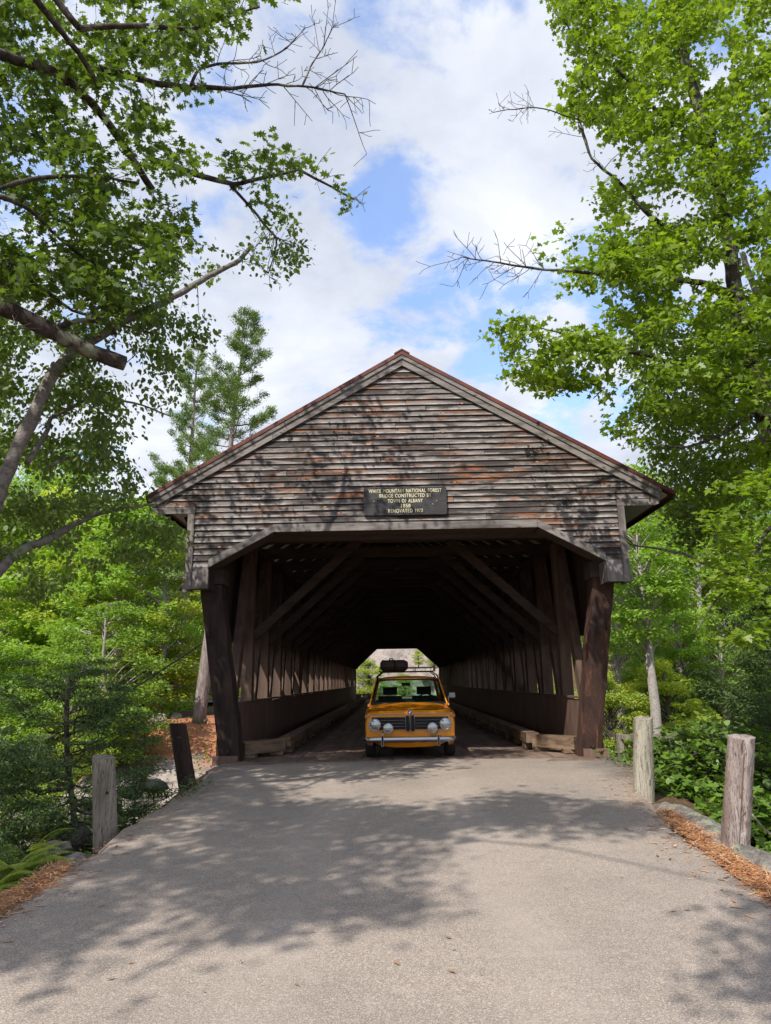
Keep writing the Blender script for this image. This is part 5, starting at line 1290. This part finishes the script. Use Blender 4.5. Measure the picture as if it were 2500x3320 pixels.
# left wood
LW, RW = [], []
for (px, Y_, k, s) in ((250, 34, 4, .9), (150, 36, 4, 1.0), (60, 38, 4, 1.1), (-30, 36, 4, 1.1), (345, 44, 2, 1.05), (250, 43, 0, 1.1), (150, 45, 2, 1.2), (50, 46, 0, 1.2), (-50, 44, 0, 1.2), (300, 50, 0, 1.15), (200, 51, 1, 1.1), (100, 52, 2, 1.35),
                       (390, 64, 0, 1.1), (330, 66, 2, 1.4), (260, 62, 1, 1.15), (180, 66, 0, 1.3), (100, 63, 1, 1.25), (30, 68, 1, 1.3), (-50, 66, 2, 1.1), (-120, 60, 1, 1.0),
                       (430, 80, 2, 1.0), (370, 84, 1, 1.0), (300, 82, 0, 1.1), (220, 86, 1, 1.0), (140, 84, 0, 1.0), (60, 88, 1, 1.0), (-20, 85, 1, 1.1), (480, 100, 0, 1.0), (400, 104, 1, 1.1), (320, 108, 1, 1.0), (230, 106, 0, 1.1), (120, 110, 1, 1.1), (0, 112, 1, 1.1), (560, 112, 0, .9), (-120, 100, 1, 1.1)):
    LW.append((px, Y_, k, s))
# right wood: visible trunks near the river, dense wood behind
for (px, Y_, k, s) in ((1460, 48, 3, 1.0), (1530, 44, 3, 1.0), (1590, 50, 3, 1.05), (1650, 46, 3, 1.0), (1350, 56, 0, .9), (1420, 60, 1, 1.0), (1500, 58, 3, 1.1), (1570, 62, 1, 1.0), (1640, 58, 3, 1.1), (1710, 56, 0, 1.0),
                       (1330, 74, 1, 1.0), (1400, 78, 0, 1.1), (1470, 76, 1, 1.0), (1540, 80, 2, 1.0), (1610, 76, 1, 1.1), (1690, 78, 1, 1.0), (1280, 95, 1, 1.0), (1370, 98, 0, 1.0), (1450, 100, 1, 1.0), (1530, 102, 1, 1.0), (1620, 100, 0, 1.1), (1720, 98, 1, 1.0), (1790, 70, 1, 1.0), (1800, 50, 0, 1.0),
                       (1385, 43, 4, .85), (1480, 41, 4, .8), (1550, 39, 4, .8), (1610, 42, 4, .95), (1680, 40, 4, 1.0), (1450, 53, 2, .8), (1530, 52, 2, .85), (1605, 54, 2, .9), (1440, 66, 4, 1.0), (1560, 66, 4, 1.0)):
    RW.append((px, Y_, k, s))
ORD = ('leftmost', 'second from the left', 'third from the left', 'fourth from the left', 'fifth from the left', 'sixth from the left', 'seventh from the left', 'eighth from the left', 'ninth from the left', 'tenth from the left')
def wood_rows(L, side, grp, cuts):
    for (lo, hi, nm_) in cuts:
        row = sorted([t for t in L if lo <= t[1] < hi])
        for q, (px, Y_, k, s) in enumerate(row):
            x = float(at(px, 1400, Y_)[0]); lab = nm_+' of the '+side+'-hand wood'
            if lo <= 70: lab = ORD[q]+' '+('yellow-green' if k in (2, 5) else 'green')+' '+nm_+' of the '+side+'-hand wood'
            bgtree(k, x, Y_, s, lab, grp)
wood_rows(LW, 'left', GL[1], ((0, 40, 'low leafy tree at the river edge'), (40, 55, 'tree in the second row'), (55, 72, 'tree on the lower slope'), (72, 999, 'leafy green tree high on the back slope')))
wood_rows(RW, 'right', GR[1], ((0, 47, 'tree nearest the river'), (47, 57, 'tree in the second row'), (57, 72, 'tree on the lower slope'), (72, 999, 'leafy green tree high on the back slope')))
p = atz(1418, 1598, -1.4); bgtree(3, float(p[0]), float(p[1]), .95, 'slender pale-barked tree standing alone at the water beyond the slim right bollard')
p = atz(1345, 1560, -1.0); bgtree(1, float(p[0]), float(p[1]), .8, 'grey-trunked tree beside the small orange road sign, just right of the portal')
bgtree(5, -13.6, 33.5, .75, 'low yellow-green bush on the bank left of the dark leaning post', None, 'bush')
bgtree(5, -16.5, 35.5, .9, 'larger bright bush at the river edge behind the stout grey post', None, 'bush')
bgtree(5, 5.6, 31.5, .75, 'bright yellow-green bush showing beside the foot of the right portal post', None, 'bush')
bgtree(5, 9.6, 34.0, .8, 'green bush on the far bank between the slim bollard and the orange sign', None, 'bush')
bgtree(5, 13.2, 36.5, .9, 'bush on the far bank right of the pale slender tree', None, 'bush')
# seen through the tunnel
bgtree(5, -2.3, 59.6, .66, 'leafy bush in front of the granite face, seen through the bridge left of the car', None, 'bush', z=-.3)
bgtree(5, .6, 61.5, .42, 'low green bush seen through the windscreen of the car', None, 'bush', z=-.2)
bgtree(5, 1.9, 63.6, .26, 'small bush on the rock shelf seen through the bridge, upper right of the opening', None, 'bush', z=2.6)
bgtree(5, 3.3, 63.8, .33, 'bush at the right end of the rock shelf beyond the bridge', None, 'bush', z=2.3)
bgtree(5, -3.4, 62.3, .3, 'yellowish bush on the rock left above the far opening', None, 'bush', z=2.4)
rock((-4.6, 64.5, .4), (3.2, 2.4, 3.4), 'steep pale granite face beyond the bridge, left part of the far opening', mat='granite', seed=71, sub=4)
rock((0.6, 70.5, 1.2), (7.5, 6.5, 6.2), 'broad sloping granite slab filling the top of the far opening', mat='granite', seed=73, sub=5)
rock((6.2, 66.5, .4), (3.6, 2.4, 3.2), 'granite block at the right side of the far opening', mat='granite', seed=75, sub=4)
V, F = box(-5.5, -2.2, 53.2, 53.45, .05, .75); 
props(part('road_barrier', *box(-3.3, -2.0, 54.6, 54.9, .0, .42), M['granite'], loc=(-2.6, 54.7, 0)), 'low pale kerb block at the far end of the bridge left of the car', 'kerb block')

# ------------------------------------------------------------------ conifers
def pine_mesh(seed, H, base_w, z0, whorls, needle=.16, per=70, droop=0.1, tufts=True, irregular=.5, lean=(0, 0)):
    r_ = np.random.default_rng(seed); segs, pos, tip = [], [], []
    tr = np.array([(lean[0]*f**1.3+.15*math.sin(f*5), lean[1]*f, -1+(H+1)*f) for f in np.linspace(0, 1, 14)])
    zs = np.sort(z0+(H-z0)*(np.linspace(0, 1, whorls)**.9))
    for z in zs:
        u = (z-z0)/(H-z0); Lw = base_w*(1-u)**.75+.35; nb = r_.integers(3, 6)
        for _ in range(nb):
            a = r_.uniform(0, 6.283); L = Lw*r_.uniform(1-irregular, 1.15); t0 = np.array([np.interp(z, tr[:, 2], tr[:, 0]), np.interp(z, tr[:, 2], tr[:, 1]), z])
            rise = (.15+.75*u)*L-droop*L; d = np.array([math.cos(a), math.sin(a), 0]); m = 8; f = np.linspace(0, 1, m)[:, None]
            Q = t0+d*L*f+np.array([0, 0, 1])*(rise*f**1.5-.10*L*np.sin(f*math.pi))+r_.normal(size=(m, 3))*.03; segs.append((Q, np.linspace(.02+.016*L, .008, m) if tufts else np.linspace(.006+.007*L, .003, m)))
            side = np.array([-d[1], d[0], 0])
            nt_ = int(3+L*5.0)
            for _k in range(nt_):
                g = r_.uniform(.25, 1.0)**.8*(m-1); i_ = min(int(g), m-2); w = g-i_; p = Q[i_]*(1-w)+Q[i_+1]*w
                sd = side*r_.uniform(-1, 1)*L*.30*(1.15-g/(m-1))+np.array([0, 0, r_.uniform(0, .22)*(1 if tufts else .25)]); c = p+sd
                if L > 1.0: segs.append((np.array([p, (p+c)/2+[0, 0, .02], c]), np.array([.012, .009, .006])*(1 if tufts else .4)))
                n = int(per*r_.uniform(.5, 1.3)); gg = r_.normal(size=(n, 3))*(np.array([.14, .14, .085]) if tufts else np.array([.13, .13, .018])*(.5+L*.4)); pos.append(c+gg+d*.1*(1 if tufts else .3))
                tip.append(gg*1.5+d*.6+np.array([0, 0, .45 if tufts else -.1])+r_.normal(size=(n, 3))*.35)
    pos = np.concatenate(pos); tip = np.concatenate(tip)
    tpl = DIAM*np.array([.38, 1, 1]); V, F = place_leaves(tpl, pos, tip, needle*(.7+.6*r_.random(len(pos))), r_, .8)
    return (V, F), tube(tr, np.linspace(.030*H**.95*.62, .03, 14), 12, True, .02), tubes_np(segs, 4)
def conifer(name, x, y, z, data, label, leafm, barkm, group=None, rz=0, scale=1.0, meshes=None):
    E = empty(name, (x, y, z), label, 'tree', group); E.rotation_euler = (0, 0, rz); E.scale = (scale,)*3
    if meshes is None:
        (V, F), (tV, tF), (bV, bF) = data; a = arr_mesh('crown', V, F); a.materials.append(leafm); b = arr_mesh('trunk', tV, tF, True); b.materials.append(barkm); c = arr_mesh('branches', bV, bF, True); c.materials.append(barkm); meshes = (a, b, c)
    for nm_, me in zip(('crown', 'trunk', 'branches'), meshes):
        o = bpy.data.objects.new(nm_, me); COL.objects.link(o); o.parent = E
    return meshes
pb_ = atz(427, 1556, -.5)
top = at(540, 690, float(pb_[1]))
conifer('pine_tree', float(pb_[0]), float(pb_[1]), -.6, pine_mesh(401, float(top[2])+.6, 3.3, 8.0, 24, .15, 62, lean=(float(top[0]-pb_[0]), 0)), 'tallest white pine, rising behind the left roof slope, stout trunk beside the left portal post', M['leaf_pine'], M['bark_pine'])
t2 = at(432, 755, 52); pm = conifer('pine_tree', float(t2[0])-.6, 52, 0, pine_mesh(402, float(t2[2]), 3.4, 9.0, 24, .17, 55, lean=(.6, 0)), 'slimmer white pine left of the tallest pine, partly behind the birch leaves', M['leaf_pine'], M['bark_pine'])
t3 = at(600, 905, 60); conifer('pine_tree', float(t3[0])-1, 62, 0, None, 'lower pine filling the gap between the tall pine and the roof', M['leaf_pine'], M['bark_pine'], None, 2.0, .78, pm)
t3 = at(340, 1000, 58); conifer('pine_tree', float(t3[0]), 60, 0, None, 'pine standing in the wood behind the birch on the left', M['leaf_pine'], M['bark_pine'], None, 4.0, .72, pm)
t3 = at(385, 1200, 34); conifer('pine_tree', float(t3[0])-.8, 47, -.6, None, 'young soft-needled pine left of the stout pine trunk', M['leaf_pine'], M['bark_pine'], None, 1.0, .42, pm)
# hemlocks
hm = conifer('hemlock', -4.4, 9.6, gz(-4.4, 9.6)-.1, pine_mesh(501, 2.7, 1.5, .15, 19, .05, 74, droop=.22, tufts=False, irregular=.30), 'dark hemlock sapling directly behind the stout grey post on the left', M['leaf_hemlock'], M['bark_dark'])
conifer('hemlock', -5.1, 8.7, gz(-5.1, 8.7)-.1, None, 'dark hemlock at the left picture edge above the fern', M['leaf_hemlock'], M['bark_dark'], None, 2.1, .9, hm)
conifer('hemlock', -6.2, 10.8, gz(-6.2, 10.8), None, 'hemlock further down the left bank, behind the two nearer hemlocks', M['leaf_hemlock'], M['bark_dark'], None, 3.3, 1.0, hm)
conifer('hemlock', -3.85, 10.4, gz(-3.85, 10.4)-.2, None, 'small hemlock sprig between the two left roadside posts', M['leaf_hemlock'], M['bark_dark'], None, 5.0, .38, hm)
conifer('hemlock', -4.3, 7.5, gz(-4.3, 7.5)-.3, None, 'low hemlock bush in front of the lichened rock at the left', M['leaf_hemlock'], M['bark_dark'], None, 1.1, .45, hm)
hb = conifer('hemlock', 6.3, 12.0, gz(6.3, 12.0)-.2, pine_mesh(502, 4.4, 2.1, .3, 30, .065, 80, droop=.30, tufts=False, irregular=.4), 'large dark hemlock at the right edge behind the split pale post', M['leaf_hemlock'], M['bark_dark'])
conifer('hemlock', 5.5, 8.9, gz(5.5, 8.9)-.2, None, 'dark hemlock bough tree right of the split pale post, at the picture edge', M['leaf_hemlock'], M['bark_dark'], None, 2.2, .55, hb)
conifer('hemlock', 8.2, 14.5, gz(8.2, 14.5)-.2, None, 'tall shaded hemlock farther back at the right edge', M['leaf_hemlock'], M['bark_dark'], None, 4.2, 1.35, hb)

# ------------------------------------------------------------------ broad-leaved shrubs, saplings, fern, grass
def shrub(name, cx, cy, w, d, h, n_st, per, leaf, tpl, mat, label, seed, hang=.3, cat='shrub', zb=None):
    r_ = np.random.default_rng(seed); z = gz(cx, cy) if zb is None else zb; E = empty(name, (cx, cy, z), label, cat); segs, spr = [], []
    for _ in range(n_st):
        a = r_.uniform(0, 6.283); f = math.sqrt(r_.random()); e = np.array([cx+w*f*math.cos(a), cy+d*f*math.sin(a), z+h*r_.uniform(.45, 1.05)*(1-.35*f)]); b = np.array([cx+w*.35*f*math.cos(a), cy+d*.35*f*math.sin(a), z-.1]); t = np.linspace(0, 1, 6)[:, None]
        Q = b+(e-b)*t+np.array([0, 0, 1])*np.sin(t*math.pi)*h*.12; segs.append((Q, np.linspace(.010, .003, 6))); spr.append((Q, e-b))
        for _k in range(4):
            i_ = r_.integers(2, 6); p = Q[min(i_, 5)]; e2 = p+r_.normal(size=3)*[w*.28, d*.28, h*.13]; Q2 = p+(e2-p)*np.linspace(0, 1, 4)[:, None]; segs.append((Q2, np.linspace(.005, .002, 4))); spr.append((Q2, e2-p))
    V, F = tubes_np(segs, 5); part('stems', V, F, M['bark_twig'], E, True)
    V, F = spray_leaves(spr, r_, tpl, leaf, per, leaf*.7, hang, .35, .45); part('foliage', V, F, mat, E); return E
p = atz(1440, 1700, -.5)
shrub('broadleaf_shrub', 4.6, 11.2, 1.15, .9, 1.55, 85, 11, .085, HEART, M['leaf_shrub'], 'broad-leaved shrub crowding between the two right bollards', 601, zb=-.75)
shrub('broadleaf_shrub', 4.1, 9.3, .55, .5, .75, 36, 9, .08, HEART, M['leaf_shrub'], 'low broad-leaved shrub against the ledge left of the split pale post', 602, zb=-.72)
shrub('broadleaf_shrub', 3.55, 10.2, .42, .5, .50, 26, 8, .085, HEART, M['leaf_shrub'], 'low shrub just behind the slim pale bollard', 608, zb=-.42)
shrub('broadleaf_shrub', 5.3, 8.9, .8, .8, 1.2, 46, 10, .082, HEART, M['leaf_shrub'], 'broad-leaved shrub behind the split pale post', 603, zb=-1.25)
shrub('broadleaf_shrub', 4.25, 12.9, .45, .45, .8, 26, 8, .10, HEART, M['leaf_shrub'], 'shrub against the foot of the right portal post', 604, zb=-.55)
shrub('broadleaf_shrub', 4.9, 6.6, .5, .5, .7, 20, 7, .09, HEART, M['leaf_shrub'], 'sparse leafy twigs at the right picture edge below the split post', 605, zb=-1.3)
shrub('maple_sapling', -5.4, 13.4, 1.3, 1.0, 2.2, 50, 10, .10, MAPLE, M['leaf_shrub'], 'leafy sapling on the bank between the hemlock and the left portal', 606, zb=-2.6)
shrub('maple_sapling', -8.5, 16.0, 2.2, 1.6, 3.4, 80, 12, .12, MAPLE, M['leaf_maple'], 'bright maple sapling down the left bank behind the hemlocks', 607, zb=-3.6)
# fallen bare branch on the water at right
b = P3([(1612, 1745, 9), (1650, 1790, 8.7), (1700, 1830, 8.4)]); V, F = tube(b, [.012, .016, .02], 6); props(part('bare_branch', V, F, M['bark_dark'], loc=tuple(b[0])), 'thin dark bare branch drooping behind the split pale post', 'branch')
# ferns
def fern(cx, cy, z, n, L, label, seed):
    r_ = np.random.default_rng(seed); E = empty('fern', (cx, cy, z), label, 'fern')
    for q in range(n):
        a = r_.uniform(0, 6.283); l = L*r_.uniform(.7, 1.1); d = np.array([math.cos(a), math.sin(a), 0]); m = 26; V, F = [], []
        s = np.array([-d[1], d[0], 0]); el = r_.uniform(.55, 1.1)
        for k in range(m):
            f = k/(m-1); p = np.array([cx, cy, z])+d*l*f*(.55+.3*f)+np.array([0, 0, 1])*l*(el*f-.55*f*f)
            pw = .24*l*math.sin(math.pi*min(1, f*.80+.14))**1.0*(1-f*.45)
            for sg in (-1, 1):
                t = d*.45+s*sg; t = nrm(t); w = d*.020*l*1.15; o = len(V)
                V += [p-w*.5, p+t*pw*.55-w*.7+np.array([0, 0, .004]), p+t*pw-np.array([0, 0, pw*.18]), p+t*pw*.55+w*.7, p+w*.5]
                F.append((o, o+1, o+2, o+3, o+4))
        part('frond', V, F, M['leaf_fern'], E)
    return E
pf = atz(45, 1905, -.42); fern(pf[0]-.10, pf[1]+.1, -.40, 16, .62, 'yellow-green fern at the left edge of the road', 701)
pf = atz(68, 1850, -.45); fern(pf[0]-.02, pf[1]+.1, -.40, 3, .62, 'single upright fern frond rising beside the dark flat rock', 702)
pf = atz(-5, 1935, -.4); fern(pf[0]-.05, pf[1], -.38, 12, .5, 'fern cut by the lower left picture edge', 703)
# grass tufts
def tuft(cx, cy, z, r0, h, n, label, seed):
    r_ = np.random.default_rng(seed); a = r_.uniform(0, 6.283, n); rr = r0*np.sqrt(r_.random(n)); b = np.stack([cx+rr*np.cos(a), cy+rr*np.sin(a), np.full(n, z)], 1)
    l = h*r_.uniform(.4, 1.1, n); th = r_.uniform(0, 6.283, n); t = b+np.stack([np.cos(th)*l*.6, np.sin(th)*l*.6, l], 1); mid = (b+t)/2+np.array([0, 0, 1])*l[:, None]*.12; w = np.stack([-np.sin(th), np.cos(th), 0*th], 1)*.003
    V = np.concatenate([b-w, b+w, mid+w, t, mid-w]); k = np.arange(n); F = np.stack([k, k+n, k+2*n, k+3*n, k+4*n], 1)
    return props(part('grass', V, F, M['leaf_grass'], loc=(cx, cy, z)), label, 'grass', None, 'stuff')
g = atz(340, 1722, -.16); tuft(g[0], g[1], g[2]-.02, .16, .13, 160, 'grass tuft at the road edge between the left posts', 801)
g = atz(250, 1770, -.2); tuft(g[0], g[1], g[2]-.02, .14, .10, 120, 'thin grass behind the foot of the stout grey post', 802)
g = atz(1375, 1718, -.15); tuft(g[0], g[1], g[2]-.02, .12, .10, 110, 'grass at the foot of the slim pale post', 803)
def carpet(xa, xb, ya, yb, n, hh, label, seed, mat, size=.12):
    r_ = np.random.default_rng(seed); x = r_.uniform(xa, xb, n); y = r_.uniform(ya, yb, n); keep = vnoise(x, y, 2.2, seed % 7) > -.1; x, y = x[keep], y[keep]; z = terr(x, y); ok = z > RIV+.3; x, y, z = x[ok], y[ok], z[ok]
    pos = np.stack([x, y, z+r_.random(len(x))*hh], 1); tip = r_.normal(size=(len(x), 3))*[1, 1, .5]
    V, F = place_leaves(DIAM, pos, tip, size*(.6+.8*r_.random(len(x))), r_, .6); return props(part('undergrowth', V, F, mat, loc=(xa, ya, 0)), label, 'undergrowth', None, 'stuff')
carpet(4, 40, 34, 53, 26000, .7, 'low green undergrowth on the far bank right of the bridge', 811, M['leaf_bg'], .2)
carpet(4, 60, 62, 110, 30000, 1.0, 'undergrowth covering the hillside right of the bridge', 812, M['leaf_bg'], .35)
carpet(-60, -4, 62, 110, 30000, 1.0, 'undergrowth covering the hillside left of the bridge', 813, M['leaf_bg'], .35)
carpet(-40, -14, 42, 54, 18000, .8, 'undergrowth under the trees on the left far bank', 814, M['leaf_bg'], .2)
carpet(-16, -5.5, 33, 41, 2600, .35, 'sparse weeds on the orange needle slope of the left far bank', 818, M['leaf_bg'], .13)
carpet(-14, -4.0, 13, 19, 3000, .3, 'low plants on the left bank below the bridge', 815, M['leaf_shrub'], .1)
carpet(-8.5, -3.35, 4.5, 12, 6000, .2, 'low plants and litter on the near left bank', 816, M['leaf_shrub'], .07)
carpet(3.2, 8.5, 6, 13, 7000, .28, 'low plants on the near right bank', 817, M['leaf_shrub'], .08)

# river stones and bank rocks
r_s = np.random.default_rng(900)
spots = []
for k in range(46):
    px = r_s.uniform(-20, 270); py = r_s.uniform(1640, 1790); p = atz(px, py, RIV+.1); spots.append((p[0], p[1], r_s.uniform(.35, 1.2)))
SR = [None]*3
for k, (x, y, s) in enumerate(spots):
    if k < 3: SR[k] = rock((x, y, RIV), (s, s*.8, s*.42), 'pale bleached boulder among others in the river bed at the far left', 'granite', 910+k, 'river_boulder', 'boulder', 'bleached boulders in the river bed', sub=2)
    else: o = SR[k % 3].copy(); COL.objects.link(o); o.location = (x, y, RIV+r_s.uniform(-.1, .1)); o.rotation_euler = (0, 0, r_s.uniform(0, 6)); o.scale = (r_s.uniform(.6, 1.4),)*3
for px, py, zz, s, lab, sd in ((437, 1580, -1.2, .42, 'upright pale stone on the orange needle slope, higher of two', 951), (437, 1606, -1.7, .36, 'pale stone on the orange needle slope, lower of two', 952), (380, 1600, -1.9, .5, 'grey stone behind the top of the dark leaning post', 953), (330, 1660, -3.0, .7, 'grey stone at the lower left end of the needle slope', 954), (345, 1640, -2.7, .5, 'rounded stone half under the yellow-green bush', 955)):
    q = atz(px, py, zz); rock((q[0], q[1], gz(q[0], q[1])+.05), (s*.8, s*.7, s*.8), lab, 'granite', sd, 'boulder', 'rock', sub=2)
# flat slab ledge of the far bank
rock((-10.5, 30.5, RIV-.3), (6.0, 4.6, 1.6), 'broad smooth pinkish slab sloping to the river behind the dark leaning post', 'granite', 961, 'rock_slab', 'rock slab', sub=5)

# small road sign among the right trees and a pale timber rail
q = at(1363, 1492, 39.5); SGN = empty('road_sign', (q[0], q[1], gz(q[0], q[1])), 'small faded orange diamond sign on a thin post among the trees right of the bridge', 'road sign')
s_ = .42; V, F = [(q[0], q[1], q[2]+s_*1.25), (q[0]+s_*.72, q[1], q[2]), (q[0], q[1], q[2]-s_*1.25), (q[0]-s_*.72, q[1], q[2])], None
V = V+[(a, b+.02, c) for a, b, c in V]; part('sign_panel', V, BF, M['yellow'], SGN)
V, F = beam((q[0], q[1]+.05, gz(q[0], q[1])-.3), (q[0], q[1]+.05, q[2]), .06, .05, (0, 1, 0)); part('post', V, F, M['steel'], SGN)
RL = empty('timber_rail', (11, 38, -1.2), 'low pale timber rail beyond the river, behind the slim pale bollard', 'rail')
a = atz(1342, 1592, -.8); b = atz(1500, 1588, -.8)
for dz in (0,):
    V, F = beam(a+np.array([0, 0, dz]), b+np.array([0, 0, dz]), .12, .16); part('rail_beam', V, F, M['post_grey'], RL)
for f in np.linspace(0, 1, 6):
    c = a+(b-a)*f; V, F = box(c[0]-.1, c[0]+.1, c[1]+.07, c[1]+.27, gz(c[0], c[1])-.3, c[2]+.1); part('rail_post', V, F, M['post_grey'], RL)
